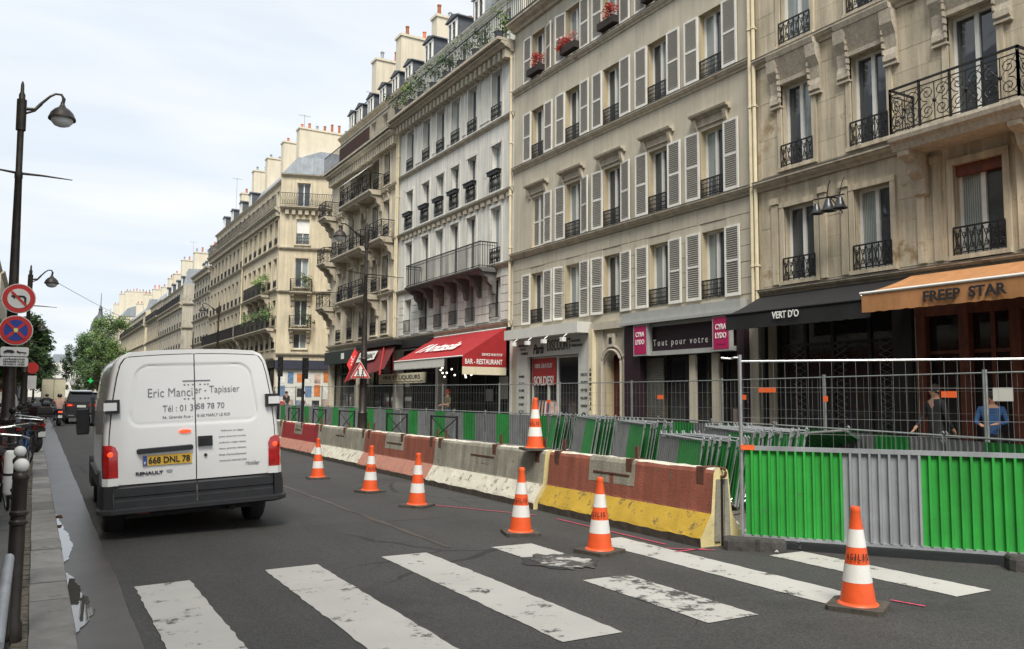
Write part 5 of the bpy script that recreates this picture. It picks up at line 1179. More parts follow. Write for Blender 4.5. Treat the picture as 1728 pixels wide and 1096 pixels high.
jersey(17.6, 21.2, 6.52, 'barrier_concrete', 'barrier_white', 'weathered grey concrete barrier behind the second cone, fourth in the row', (1.4, 2.2), False, 4)
jersey(21.25, 24.9, 6.55, 'barrier_redp', 'barrier_pink', 'dark red concrete barrier with pinkish foot beside the van', (1.5, 2.3), False, 5)
jersey(24.95, 28.6, 6.57, 'barrier_concrete', 'barrier_white', 'grey concrete barrier partly hidden by the van', None, False, 6)
jersey(28.65, 32.3, 6.6, 'barrier_brick', 'barrier_pink', 'brick-red concrete barrier hidden behind the van', None, False, 7)
# ---------------------------------------------------------------- corrugated panels and mesh fences
def corrug(mb, x0, x1, z0, z1, pitch=.09, d=.042, k=0, y=0):
    n = max(1, round((x1-x0)/pitch)); p = (x1-x0)/n; pts = []
    for i in range(n): a = x0+i*p; pts += [(a, y), (a+p*.62, y), (a+p*.70, y+d), (a+p*.93, y+d)]
    pts.append((x1, y)); mb.loft([[(q[0], q[1], z0) for q in pts], [(q[0], q[1], z1) for q in pts]], False, False, k)
def wires(mb, x0, x1, z0, z1, dx=.115, horiz=(), r=.0022):
    n = int((x1-x0)/dx)
    for i in range(1, n): x = x0+(x1-x0)*i/n; mb.box(x-r, -r, z0, x+r, r, z1)
    for z in horiz: mb.box(x0, -r*1.3, z-r*1.5, x1, r*1.3, z+r*1.5)
def foot(par, x, w=.70, d=.24, h=.13):
    mb = MB(); a = w/2; pr = [(-a, -d/2+.04), (-a+.04, -d/2), (-.05, -d/2), (0, -d/2+.03), (.05, -d/2), (a-.04, -d/2), (a, -d/2+.04), (a, d/2-.04), (a-.04, d/2), (-a+.04, d/2), (-a, d/2-.04)]
    mb.loft([[(p[0], p[1], 0) for p in pr], [(p[0], p[1], h*.8) for p in pr], [(p[0]*.96, p[1]*.92, h) for p in pr]]); return mb.build('rubber_foot', 'rubber_block', par, None, (x, 0, 0), R(0))
# near fence: 2 m mesh panel whose lower half is corrugated sheet
NF = thing('site_fence', 'near fence panel, bright green and grey corrugated sheet below wire mesh', 'fence', (6.56, 6.52, 0), math.atan2(-2.02, 1.58)); L = 3.45
mb = MB(); corrug(mb, .04, 1.0, .14, 1.02); mb.build('corrugated_sheet', 'barrier_green', NF, label='green corrugated sheet nearest the concrete barrier')
mb = MB(); corrug(mb, 1.0, 1.72, .14, 1.02); mb.build('corrugated_sheet', 'sheet_grey', NF, label='grey corrugated sheet in the middle')
mb = MB(); corrug(mb, 1.72, 2.72, .14, 1.02); mb.build('corrugated_sheet', 'barrier_green', NF, label='green corrugated sheet near the picture edge')
mb = MB(); corrug(mb, 2.72, 3.42, .14, 1.02); mb.build('corrugated_sheet', 'sheet_grey', NF, label='grey corrugated sheet at the far end')
for o in NF.children: o.scale = (1, -1, 1)
mb = MB(); mb.box(.02, -.035, 1.02, L, .02, 1.065); mb.box(.02, -.035, .105, L, .02, .14); mb.build('sheet_rail', 'sheet_grey', NF)
mb = MB(); mb.tube([(0, 0, .02), (0, 0, 2.03)], .021, 8); mb.build('post', 'galvanised', NF); mb = MB(); mb.tube([(L, 0, .02), (L, 0, 2.03)], .021, 8); mb.build('post', 'galvanised', NF)
mb = MB(); mb.tube([(0, 0, 1.96), (L, 0, 1.96)], .012, 6); mb.build('top_rail', 'galvanised', NF)
mb = MB(); wires(mb, .0, L, 1.065, 1.955, .115, (1.68, 1.36, 1.20), .0013); mb.build('wire_mesh', 'galvanised', NF, kind='stuff')
mb = MB(); mb.box(.0, -.04, 1.022, .14, -.036, 1.07); mb.box(0, -.04, 1.0655, .14, .02, 1.071); mb.build('orange_tape', 'ribbon', NF)
mb = MB(); mb.tube([(0, 0, 2.0), (-.06, 0, 2.0), (-.10, .03, 1.99), (-.2, .03, 2.0)], .012, 6); mb.build('clamp', 'galvanised', NF)
foot(NF, .13, .62, .24, .12).rotation_euler = (0, 0, R(10)); foot(NF, L-.68, .74, .26, .13).rotation_euler = (0, 0, R(6))
for o in NF.children:
    if o.name.startswith('rubber_foot'): o.location.y = -.10
def heras(x, y, a, L, lab, post_lean=0, h=1.9):
    t = thing('mesh_fence', lab, 'fence', (x, y, .11), a, 'mesh fence panels along the shops'); mb = MB()
    for q in (0, L): mb.tube([(q, 0, 0), (q, 0, h+.03)], .019, 6)
    mb.tube([(0, 0, h-.02), (L, 0, h-.02)], .014, 6); mb.tube([(0, 0, .15), (L, 0, .15)], .014, 6); mb.build('frame', 'tube_dull', t)
    mb = MB(); wires(mb, 0, L, .15, h-.02, .16, (.75, 1.25, 1.6), .0016); mb.build('wire_mesh', 'tube_dull', t, kind='stuff'); foot(t, .0, .5, .2, .1); return t
pts = [(12.3, 4.0), (12.6, 7.45), (13.1, 10.85), (13.7, 14.2), (13.75, 17.6), (13.7, 21.0), (13.5, 24.4), (13.0, 27.8), (12.5, 31.2), (12.0, 34.6), (11.6, 38.0), (11.3, 41.4), (11.1, 44.8), (11.0, 48.2)]
fl_ = ['nearest the picture edge, before the wooden shop', 'before the join of the orange and black shops', 'before the black shop', 'before the magenta-signed shop', 'before the arched doorway', 'before the discount shop', 'before the red awning side curtain', 'before the restaurant', 'before the cream wine board', 'before the dark red awning', 'before the red diamond sign', 'before the dark green shop', 'before the last shop of the block', 'at the mouth of the side street']
for i in range(len(pts)-1):
    (x0, y0), (x1, y1) = pts[i], pts[i+1]; heras(x0, y0, math.atan2(y1-y0, x1-x0), math.hypot(x1-x0, y1-y0)-.04, 'wire mesh fence panel '+fl_[i])
# metre-high green and grey site barriers
def lowbar(L=1.95, strips=((0, .5, 'g'), (.5, 1, 's')), h=1.02, dull=True, tube='tube_dull'):
    t = thing('site_barrier', '', 'barrier', (0, 0, 0)); g_, s_ = ('green_dull', 'sheet_grey_dull') if dull else ('barrier_green', 'sheet_grey')
    for a, b, c in strips:
        mb = MB(); corrug(mb, .03+(L-.06)*a, .03+(L-.06)*b, .16, h-.04, .10, .016); mb.build('panel', g_ if c == 'g' else s_, t)
    mb = MB(); mb.tube([(0, 0, .12), (0, 0, h), (L, 0, h), (L, 0, .12), (0, 0, .12)], .017, 6); [mb.tube([(x, 0, h-.1), (x+.04, 0, h-.06), (x+.05, 0, h+.02), (x, 0, h+.05), (x-.03, 0, h+.02)], .009, 5) for x in (0, L)]; mb.build('frame', tube, t)
    mb = MB()
    for x in (.15, L-.15): mb.tube([(x, -.2, .0), (x, 0, .16), (x, .2, .0)], .013, 5)
    pass
    for x in (): mb.tube([(x, 0, h-.1), (x+.04, 0, h-.06), (x+.05, 0, h+.02), (x, 0, h+.05), (x-.03, 0, h+.02)], .009, 5)
    mb.build('feet', tube, t); return t
lb = lowbar(1.95, ((0, .3, 's'), (.3, .68, 'g'), (.68, 1, 's'))); first = True
path = [(9.1, 4.4), (9.75, 6.3), (10.35, 8.15), (10.9, 10.05), (11.3, 12.0), (11.6, 13.95), (11.7, 15.9), (11.7, 17.85), (11.65, 19.8), (11.6, 21.75), (11.5, 23.7), (11.4, 25.65), (11.3, 27.6), (11.25, 29.55), (11.2, 31.5), (11.15, 33.45), (11.1, 35.4), (11.05, 37.35), (11.0, 39.3), (10.95, 41.25), (10.9, 43.2), (10.85, 45.1)]
nm = ['at the right edge before the wooden shop front', 'before the man in dark clothes', 'under the middle of the black awning', 'behind the fence post by the black shop', 'behind the toppled barrier', 'behind the nearest leaning stack', 'behind the gap of the first two stacks', 'behind the second leaning stack', 'before the discount shop door', 'before the discount shop window', 'left of the perched cone', 'below BAR RESTAURANT', 'just right of the crossed railing', 'behind the crossed railing', 'before the man in red cap', 'below the cream wine board', 'right of the dark lamp post', 'left of the dark lamp post', 'below the red diamond sign', 'before the dark green shop', 'before the posters of the corner', 'farthest along the row']
for i in range(len(path)-1):
    (x0, y0), (x1, y1) = path[i], path[i+1]; lab = 'low green-and-grey site barrier '+nm[i]; a = math.atan2(y1-y0, x1-x0)
    if i == 0: lb.location = (x0, y0, .11); lb.rotation_euler = (0, 0, a); lb['label'] = lab; lb['group'] = 'green-and-grey site barriers in line'
    else: dup(lb, (x0, y0, .11), (random.uniform(-.03, .03), 0, a), lab)
# stacks of the same barriers leaning on one another
sb = lowbar(1.95, tube='galvanised', strips=((0, .5, 's'), (.5, 1, 'g'))); sb['group'] = 'site barriers stacked upright'; k = 0; random.seed(21)
stacks = [((8.45, 10.35), 20, 'nearest stack'), ((9.85, 13.3), 7, 'second stack'), ((11.05, 16.5), 7, 'third stack'), ((11.95, 19.3), 6, 'farthest stack')]
ordw = ['front', 'second', 'third', 'fourth', 'fifth', 'sixth', 'seventh', 'eighth', 'ninth', 'tenth', 'eleventh', 'twelfth', 'thirteenth', 'fourteenth', 'fifteenth', 'sixteenth', 'seventeenth', 'eighteenth', 'nineteenth', 'last']
for (x, y), n, nm_ in stacks:
    for i in range(n):
        j = random.uniform(-.05, .05)*(i > 0); p = (x+.072*i+.39*j, y-.03*i+.92*j, .0 if x+.1*i < 9.35 else .12); rot = (R(-10+random.uniform(-1, 1)), R(random.uniform(-.6, .6)), R(-113+random.uniform(-1, 1)))
        lab = 'green-and-grey barrier, %s from the road in the %s of leaning barriers' % (ordw[i], nm_)
        if k == 0: sb.location = p; sb.rotation_euler = rot; sb['label'] = lab
        else: dup(sb, p, rot, lab)
        k += 1
tb = dup(sb, (10.3, 9.9, .62), (R(72), R(-6), R(-75)), 'green barrier toppled and propped askew behind the near mesh fence')
# orange tags tied to the far mesh
for i, (x, y, z, w_, lab) in enumerate(((12.85, 12.0, 1.75, .42, 'large orange tag on the mesh before the black shop'), (12.8, 12.6, 1.60, .14, 'small orange tag left of the large one'), (12.7, 10.45, 1.58, .09, 'tiny orange tag beside a fence post'), (12.45, 7.9, 1.66, .24, 'orange tag above the blue-clad figure'), (13.6, 16.2, 1.6, .2, 'orange tag before the magenta-signed shop window'), (13.6, 21.4, 1.45, .18, 'orange tag beside the discount shop pier'))):
    mb = MB(); mb.box(-w_/2, -.012, -.05, w_/2, .0, .05); mb.build('orange_tag', 'ribbon', None, None, (x-.03, y, z), R(-86), label=lab, cat='tag', group='orange tags on the mesh fences')
mb = MB(); mb.box(-.14, -.012, -.1, .14, 0, .1); mb.build('notice', 'pale_board', None, None, (12.4, 7.05, 1.66), R(-86), label='small white notice tied to the mesh at the right edge', cat='notice')
# ---------------------------------------------------------------- street lamps
def lamp(x, y, zb, h, arm, lab, xarm=.8, lean_=0, big=1.0, reach=.55):
    """arm: +1 hangs over +x, -1 over -x"""
    t = thing('street_lamp', lab, 'street lamp', (x, y, zb)); k = h/6.8
    mb = MB(); mb.lathe([(.17*big, 0), (.17*big, .25), (.13*big, .32), (.115*big, 1.0), (.13*big, 1.04), (.10*big, 1.1), (.085*big, 2.6*k), (.095*big, 2.62*k), (.08*big, 2.66*k), (.055, h*.75), (.062, h*.752), (.062, h*.765), (.05, h*.77), (.05, h*.92), (.065, h*.921), (.065, h*.93), (.045, h*.935), (.05, h*.965), (.03, h*.972), (.025, h*.992), (.01, h)], 12); mb.build('pole', 'iron_lamp', t, 35)
    z0 = h-.40; mb = MB(); s = arm
    mb.tube([(s*.05, 0, z0-.07), (s*.2, 0, z0-.05), (s*reach*.5, 0, z0+.05), (s*reach*.75, 0, z0+.21), (s*reach*.9, 0, z0+.27), (s*reach*1.06, 0, z0+.27), (s*reach*1.13, 0, z0+.20), (s*reach*1.1, 0, z0+.1)], [.03, .028, .024, .02, .02, .022, .03, .028], 8)
    mb.tube([(s*.05, 0, z0-.15), (s*reach*.35, 0, z0-.08), (s*reach*.55, 0, z0+.05)], [.02, .018, .01], 6)
    mb.lathe([(.075, z0-.45), (.075, z0+.08)], 10); mb.build('arm', 'iron_lamp', t, 40)
    cx, cz = s*reach*1.1, z0+.10; mb = MB(); mb.lathe([(.03, .04), (.035, 0), (.06, -.05), (.12, -.09), (.18, -.16), (.21, -.235), (.215, -.24), (.215, -.275), (.205, -.275), (.19, -.245)], 20, (cx, 0, cz)); mb.build('lamp_shade', 'iron_lamp', t, 40)
    mb = MB(); mb.lathe([(.18, -.25), (.165, -.32), (.12, -.37), (.05, -.395), (.01, -.40)], 16, (cx, 0, cz)); mb.build('lamp_bowl', 'lamp_glass', t, 60)
    if xarm:
        z1 = h*.765; mb = MB(); mb.tube([(-xarm, 0, z1+.12), (-.3, 0, z1+.03), (0, 0, z1), (.35, 0, z1-.0), (xarm, 0, z1-.02)], [.008, .016, .024, .018, .008], 6); mb.build('crossarm', 'iron_lamp', t)
    return t
l1 = lamp(-.345, 16, .08, 6.75, 1, 'tall dark lamp post carrying the road signs at the left edge'); l1.rotation_euler = (0, R(-.8), 0)
lamp(-.30, 31, .08, 5.65, 1, 'second dark lamp post on the left pavement, above the parked bicycles')
lamp(-.42, 52, .08, 5.6, 1, 'third and smallest lamp on the left pavement')
lamp(8.95, 25, .0, 7.1, -1, 'dark lamp post with warning triangle in front of the terrace', 1.3, 0, 1.25, .8)
lamp(8.95, 49.5, .0, 6.9, -1, 'lamp post before the far terrace, seen above the van', 0, 0, 1.25, .8)
# ---- signs on the near lamp
def disc_sign(lab, loc, r, kind):
    t = thing('road_sign', lab, 'sign', loc, (0, 0, R(-1)))
    def d(rad, y, m, nm_, n=40): mb = MB(); mb.lathe([(rad, 0), (rad, .004)], n); return mb.build(nm_, m, t, None, (0, y, 0), (R(90), 0, 0))
    mb = MB(); mb.lathe([(r, 0), (r, .02)], 40); mb.build('plate', 'sign_white', t, None, (0, 0, 0), (R(90), 0, 0)); d(r*.95, -.021, 'sign_red', 'red_ring')
    if kind == 'turn':
        d(r*.66, -.027, 'sign_white', 'white_disc'); mb = MB()
        mb.prism([(.09, -.12), (.13, -.12), (.13, .02), (.09, .06), (-.06, .06), (-.06, .10), (-.14, .04), (-.06, -.02), (-.06, .02), (.07, .02), (.09, .0)], 'y', -.036, -.032); mb.v = [(p[0]*r/.25*.85, p[1], p[2]*r/.25*.85) for p in mb.v]; mb.build('arrow', 'text_black', t)
        mb = MB(); a = r*.64; w_ = r*.07; c = .7071; mb.prism([(-a*c-w_*c, a*c-w_*c), (-a*c+w_*c, a*c+w_*c), (a*c+w_*c, -a*c+w_*c), (a*c-w_*c, -a*c-w_*c)], 'y', -.042, -.0385); mb.build('bar', 'sign_red', t)
    else:
        d(r*.70, -.027, 'sign_blue', 'blue_disc'); 
        for s in (-1, 1): mb = MB(); a = r*.74; w_ = r*.09; c = .7071; mb.prism([(-a*c*s-w_*c, a*c-w_*c*s), (-a*c*s+w_*c, a*c+w_*c*s), (a*c*s+w_*c, -a*c+w_*c*s), (a*c*s-w_*c, -a*c-w_*c*s)], 'y', -.036-.004*s, -.032-.004*s); mb.build('cross_bar', 'sign_red', t)
        mb = MB(); mb.prism([(-.02, -.035), (.02, -.035), (.035, .02), (0, .04), (-.035, .02)], 'y', -.05, -.045); mb.build('sticker', 'sign_yellow', t)
    return t
disc_sign('round no-left-turn sign, upper of two on the lamp post', (-.30, 15.82, 3.11), .245, 'turn')
disc_sign('round blue no-stopping sign, below the no-left-turn sign', (-.315, 15.82, 2.585), .245, 'stop')
for z, lab, s, nm_ in ((2.235, 'white supplementary plate directly under the blue sign', '', 'a'), (2.07, 'white plate lettered LIVRAISONS, lowest on the lamp post', 'b', 'b')):
    t = thing('sign_plate', lab, 'sign', (-.315, 15.8, z)); mb = MB(); a, b, r_ = .20, .075, .02
    mb.prism([(-a+r_, -b), (a-r_, -b), (a, -b+r_), (a, b-r_), (a-r_, b), (-a+r_, b), (-a, b-r_), (-a, -b+r_)], 'y', -.01, .01); mb.build('plate', 'sign_white', t)
    if not s:
        mb = MB(); mb.prism([(-.16, -.02), (-.14, .01), (-.10, .03), (-.03, .025), (.0, -.0), (.0, -.02)], 'y', -.014, -.0105); mb.prism([(.03, .02), (.07, .0), (.17, -.01), (.17, -.025), (.03, -.02)], 'y', -.014, -.0105)
        for x in (-.13, -.04, .07, .14): mb.lathe([(.016, 0), (.016, .001)], 8, (x, -.012, -.025))
        mb.build('tow_symbol', 'text_black', t)
    else:
        for i, q in enumerate(('LIVRAISONS', 'PERMISES AUX', 'DE 9H30 A 16H30')): text(q, .30, .03, 'text_black', t, (0, -.0115, .04-i*.042), (R(90), 0, 0), .02)
# warning triangle on the dark lamp post
t = thing('road_sign', 'red-bordered triangular children crossing sign on the dark lamp post', 'sign', (8.75, 24.72, 2.3), (0, 0, R(-22)))
def tri(r): r *= .66; return [(-r, -r*.6), (r, -r*.6), (0, r*1.13)]
mb = MB(); mb.prism(tri(.46), 'y', -.01, .01); mb.build('plate', 'sign_white', t); mb = MB(); mb.prism(tri(.43), 'y', -.016, -.0115); mb.build('red_border', 'sign_red', t); mb = MB(); mb.prism(tri(.31), 'y', -.022, -.0175); mb.build('white_field', 'sign_white', t)
mb = MB()
for x in (-.07, .07): mb.box(x-.02, -.027, -.08, x+.02, -.023, .05); mb.box(x-.045, -.027, -.17, x-.02, -.023, -.06); mb.box(x+.015, -.027, -.17, x+.04, -.023, -.06); mb.prism([(x-.022, .06), (x+.022, .06), (x+.022, .105), (x-.022, .105)], 'y', -.027, -.023)
mb.build('figures', 'text_black', t)
# ---------------------------------------------------------------- left pavement furniture
for i, (x, y, lab) in enumerate(((-.045, 5.85, 'nearest dark bollard with a white ball top at the left kerb'), (-.07, 7.25, 'second bollard, its white ball just behind the nearest one'))):
    t = thing('bollard', lab, 'bollard', (x, y, .085), 0, 'white-topped bollards'); mb = MB()
    mb.lathe([(.055, 0), (.055, .1), (.042, .13), (.040, .68), (.05, .69), (.05, .705), (.041, .715), (.041, .735), (.05, .745), (.05, .76), (.04, .77), (.037, .94), (.046, .955), (.046, .975), (.036, .99), (.025, 1.0)], 18); mb.build('post', 'iron_lamp', t, 40)
    mb = MB(); mb.ball((0, 0, 1.035), .042, 20); mb.build('ball', 'white_paint', t, 80)
t = thing('handrail', 'grey handrail at the lower left corner', 'handrail', (-.062, 2.95, .10)); mb = MB(); mb.tube([(0, 0, .70), (0, 1.55, .70)], .022, 10); mb.build('rail', 'sheet_grey', t, 60)
mb = MB(); mb.tube([(0, 1.5, 0), (0, 1.5, .69)], .018, 8); mb.tube([(0, .1, 0), (0, .1, .69)], .018, 8); mb.tube([(0, 1.5, .35), (.03, 1.48, .36)], .015, 8); mb.build('posts', 'iron_lamp', t, kind='stuff')
lb2 = dup(lb, (-.50, 12.2, .08), R(90), 'green slatted barrier on the left pavement behind the bollards', 'left pavement barriers')
def bicycle(name, lab, loc, rz, col, lean_=0, basket=True, cat='bicycle', group='bicycles parked on the left pavement'):
    t = thing(name, lab, cat, loc, (R(lean_), 0, rz), group)   # local x = direction of travel
    for x in (-.52, .52):
        mb = MB(); mb.tube([(x+.33*math.cos(a), 0, .34+.33*math.sin(a)) for a in [2*math.pi*i/24 for i in range(25)]], .018, 6, cap=False); w_ = mb.build('wheel', 'rubber', t)
        mb = MB()
        for i in range(12): a = 2*math.pi*i/12; mb.tube([(x, 0, .34), (x+.32*math.cos(a), 0, .34+.32*math.sin(a))], .002, 3, cap=False)
        mb.tube([(x+.305*math.cos(a), 0, .34+.305*math.sin(a)) for a in [2*math.pi*i/24 for i in range(25)]], .008, 4, cap=False); mb.build('rim', 'galvanised', w_)
        mb = MB(); mb.tube([(x+.36*math.cos(a), 0, .34+.36*math.sin(a)) for a in [R(20)+R(140)*i/8 for i in range(9)]], .02, 5); mb.build('mudguard', col, t)
    mb = MB(); mb.tube([(-.52, 0, .34), (-.08, 0, .28), (.38, 0, .75), (.52, 0, .34)], .017, 6); mb.tube([(-.52, 0, .34), (-.2, 0, .72), (-.08, 0, .28)], .015, 6); mb.tube([(-.2, 0, .72), (.36, 0, .80)], .015, 6); mb.tube([(.38, 0, .72), (.34, 0, .98)], .016, 6); mb.build('frame', col, t)
    mb = MB(); mb.tube([(.22, -.29, .98), (.34, -.2, 1.0), (.36, 0, 1.0), (.34, .2, 1.0), (.22, .29, .98)], .012, 6); mb.build('handlebar', 'galvanised', t)
    mb = MB(); mb.loft([[(-.36, -.08, .86), (-.36, .08, .86), (-.34, .09, .90), (-.34, -.09, .90)], [(-.08, -.02, .86), (-.08, .02, .86), (-.08, .02, .90), (-.08, -.02, .90)]]); mb.tube([(-.21, 0, .7), (-.24, 0, .86)], .013, 6); mb.build('saddle', 'rubber', t)
    mb = MB(); mb.tube([(-.08, -.08, .28), (.02, -.1, .16)], .012, 5); mb.tube([(-.08, .08, .28), (-.18, .1, .4)], .012, 5); mb.tube([(-.08, -.09, .28), (-.08, .09, .28)], .02, 6); mb.lathe([(.09, 0), (.09, .008)], 14, (-.08, .28, .05)); mb.v[-28:] = [(p[0], p[2], p[1]) for p in mb.v[-28:]]; mb.build('crank', 'tube_dull', t)
    mb = MB(); mb.box(-.62, -.07, .70, -.3, .07, .715); mb.tube([(-.6, 0, .7), (-.52, 0, .36)], .008, 4); mb.build('rack', 'iron', t)
    if basket:
        mb = MB()
        for z in (.78, .88, .98): mb.tube([(.44, -.16, z), (.44, .16, z), (.68, .16, z), (.68, -.16, z), (.44, -.16, z)], .006, 4)
        for x in (.44, .52, .60, .68):
            for y in (-.16, .16): mb.tube([(x, y, .76), (x, y, .98)], .004, 4)
        mb.build('basket', 'iron', t)
    return t
bicycle('bicycle', 'black bicycle with pale grips leaning behind the second bollard', (-.42, 11.0, .085), R(88), 'iron', 6)
bicycle('bicycle', 'bicycle with red rear carrier between bollards and lamp post', (-.28, 12.9, .085), R(96), 'red_dark', -7, False)
bicycle('bicycle', 'dark bicycle whose handlebar juts over the gutter', (-.12, 14.3, .085), R(82), 'iron', -9)
bicycle('bicycle', 'dark bicycle parked just past the near lamp post', (-.15, 17.6, .085), R(85), 'cloth_blue', 5)
bicycle('bicycle', 'bicycle farther along the left kerb, half lost among scooters', (-.15, 20.0, .085), R(100), 'iron', 8, False)
t = thing('pannier', 'white cylindrical pannier strapped beside the second bollard', 'bag', (-.155, 8.5, .68), (R(8), 0, 0)); mb = MB(); mb.lathe([(.03, 0), (.042, .02), (.042, .36), (.03, .38)], 12); mb.build('bag', 'white_paint', t, 40); mb = MB(); mb.lathe([(.044, .17), (.044, .19)], 12); mb.build('strap', 'iron', t)
# ---------------------------------------------------------------- people
def person(lab, loc, rz, J, shirt, trousers, hair='hair', scale=1.0, cat='person', skin_arms=True, hat=None):
    """one continuous skinned body grown on a posed skeleton; J gives joint positions (x right, y forward, z up)"""
    vs, es, rad, zone = [], [], [], []
    def v(p, r, z): vs.append(p); rad.append(r); zone.append(z); return len(vs)-1
    def e(a, b): es.append((a, b))
    pel = v(J['pelvis'], .145, 't'); wa = v(J['waist'], .125, 's'); ch = v(J['chest'], .155, 's'); nk = v(J['neck'], .062, 'k')
    hd = Vector(J['head']); n = Vector(J['neck']); h1 = v(tuple(n+(hd-n)*.45), .075, 'k'); h2 = v(tuple(hd), .098, 'k'); h3 = v(tuple(hd+(hd-n)*.35), .075, 'k')
    for a, b in ((pel, wa), (wa, ch), (ch, nk), (nk, h1), (h1, h2), (h2, h3)): e(a, b)
    for s, S_ in (('l', -1), ('r', 1)):
        sh = v(J['sh'+s], .068, 's'); el = v(J['el'+s], .045, 's'); wr = v(J['wr'+s], .03, 'k' if skin_arms else 's'); d = (Vector(J['wr'+s])-Vector(J['el'+s])).normalized()
        hn = v(tuple(Vector(J['wr'+s])+d*.07), .036, 'k'); e(ch, sh); e(sh, el); e(el, wr); e(wr, hn)
        side = d.cross(Vector((0, 1, 0))) if abs(d.y) < .8 else Vector((1, 0, 0)); side.normalize()
        for i in range(5):
            off = side*(i-1.5)*.017 if i < 4 else side*-.035; L = (.045, .055, .06, .05, .03)[i]; b0 = Vector(J['wr'+s])+d*(.095 if i < 4 else .06)+off
            f1 = v(tuple(b0), .010, 'k'); f2 = v(tuple(b0+d*L+Vector((0, .02, -.01))), .008, 'k'); e(hn, f1); e(f1, f2)
        hp = v(J['hp'+s], .10, 't'); kn = v(J['kn'+s], .062, 't'); an = v(J['an'+s], .042, 't'); tt = Vector(J['an'+s]); fd = J.get('foot', (0, 1, 0)); ft = v(tuple(tt+Vector(fd)*.06+Vector((0, 0, -.05))), .042, 'f'); fe = v(tuple(tt+Vector(fd)*.18+Vector((0, 0, -.055))), .032, 'f')
        e(pel, hp); e(hp, kn); e(kn, an); e(an, ft); e(ft, fe)
    me = bpy.data.meshes.new('body'); me.from_pydata(vs, es, []); o = bpy.data.objects.new('body', me); COL.objects.link(o)
    sk = o.modifiers.new('s', 'SKIN'); o.modifiers.new('u', 'SUBSURF').levels = 1
    for i, q in enumerate(me.skin_vertices[0].data): q.radius = (rad[i]*(1.25 if zone[i] in 'ts' and i < 3 else 1), rad[i]*(.8 if i < 3 else 1)); q.use_root = (i == 0)
    dg = bpy.context.evaluated_depsgraph_get(); bm = bpy.data.meshes.new_from_object(o.evaluated_get(dg)); bpy.data.objects.remove(o)
    names = {'t': 0, 's': 1, 'k': 2, 'f': 3}; bm.materials.clear()
    for q in (trousers, shirt, 'skin', 'rubber'): bm.materials.append(MATS[q])
    segs = [(Vector(vs[a]), Vector(vs[b]), zone[b]) for a, b in es]
    for p in bm.polygons:
        c = p.center; best = 1e9; z = 't'
        for a, b, zz in segs:
            ab = b-a; u = max(0, min(1, (c-a).dot(ab)/max(1e-9, ab.length_squared))); dd = (a+ab*u-c).length
            if dd < best: best = dd; z = zz
        p.material_index = names[z]; p.use_smooth = True
    t = thing('person', lab, cat, loc, rz); t.scale = (scale,)*3; put('body', bm, t)
    f = Vector(J.get('face', (0, 1, 0)))
    mb = MB(); c = hd+Vector((0, 0, .035))-f*.02; mb.T = Matrix.Translation(c); mb.ball((0, 0, 0), .112, 10); mb.T = None; mb.v = [p for p in mb.v]; mb.build('hair' if not hat else 'hat', hat or hair, t, 60)
    up = Vector((0, 0, 1)); rt = f.cross(up); mb = MB(); mb.ball(tuple(hd+f*.105+up*-.01), .016, 6); mb.build('nose', 'skin', t, 60)
    mb = MB()
    for s in (-1, 1): mb.ball(tuple(hd+f*.092+rt*.032*s+up*.018), .010, 6)
    mb.build('eyes', 'text_black', t, kind='stuff'); mb = MB(); mb.ball(tuple(hd+f*.092-up*.045), .014, 6); mb.build('mouth', 'flower_red', t); mb = MB()
    for s in (-1, 1): mb.ball(tuple(hd+rt*.1*s), .02, 6)
    mb.build('ears', 'skin', t, kind='stuff'); return t
ST = dict(pelvis=(0, 0, .95), waist=(0, 0, 1.12), chest=(0, 0, 1.36), neck=(0, 0, 1.50), head=(0, .02, 1.63), shl=(-.2, 0, 1.42), shr=(.2, 0, 1.42), ell=(-.26, -.02, 1.14), elr=(.26, .0, 1.14), wrl=(-.25, .08, .90), wrr=(.24, .14, .92), hpl=(-.1, 0, .88), hpr=(.1, 0, .88), knl=(-.11, .03, .49), knr=(.11, .0, .49), anl=(-.12, 0, .09), anr=(.12, -.04, .09))
WK = dict(ST, knl=(-.1, .16, .50), anl=(-.1, .24, .12), knr=(.1, -.02, .48), anr=(.1, -.3, .14), wrl=(-.26, -.14, .93), wrr=(.25, .24, .96), elr=(.27, .06, 1.15))
HD = dict(ST, ell=(-.27, .04, 1.16), wrl=(-.14, .22, 1.14), elr=(.27, .05, 1.16), wrr=(.16, .24, 1.12))
RD = dict(pelvis=(0, -.12, .80), waist=(0, -.08, .97), chest=(0, .03, 1.2), neck=(0, .09, 1.34), head=(0, .13, 1.46), shl=(-.2, .06, 1.26), shr=(.2, .06, 1.26), ell=(-.31, .22, 1.08), elr=(.31, .22, 1.08), wrl=(-.27, .44, 1.02), wrr=(.27, .44, 1.02), hpl=(-.13, -.08, .76), hpr=(.13, -.08, .76), knl=(-.22, .32, .66), knr=(.22, .32, .66), anl=(-.2, .28, .28), anr=(.2, .28, .28))
person('man in dark clothes with a light bag walking behind the near mesh fence', (14.9, 9.75, .11), R(70), WK, 'cloth_dark', 'cloth_dark', skin_arms=False)
person('figure in bright blue jacket before the wooden shop front', (15.0, 8.75, .11), R(110), HD, 'cloth_blue', 'cloth_dark', scale=.92, skin_arms=False)
person('man in olive jacket and red cap standing before the restaurant', (14.6, 30.7, .11), R(90), HD, 'cloth_olive', 'denim', hat='flower_red')
person('pedestrian in white top and jeans beside the near lamp post', (-.62, 23.5, .08), R(10), WK, 'cloth_white', 'denim')
person('pedestrian in red top farther along the left pavement', (-.75, 27.0, .08), R(185), WK, 'red_dark', 'denim')
person('pedestrian in pale coat at the far street corner', (13.6, 55.0, .11), R(60), WK, 'cloth_pink', 'cloth_dark')
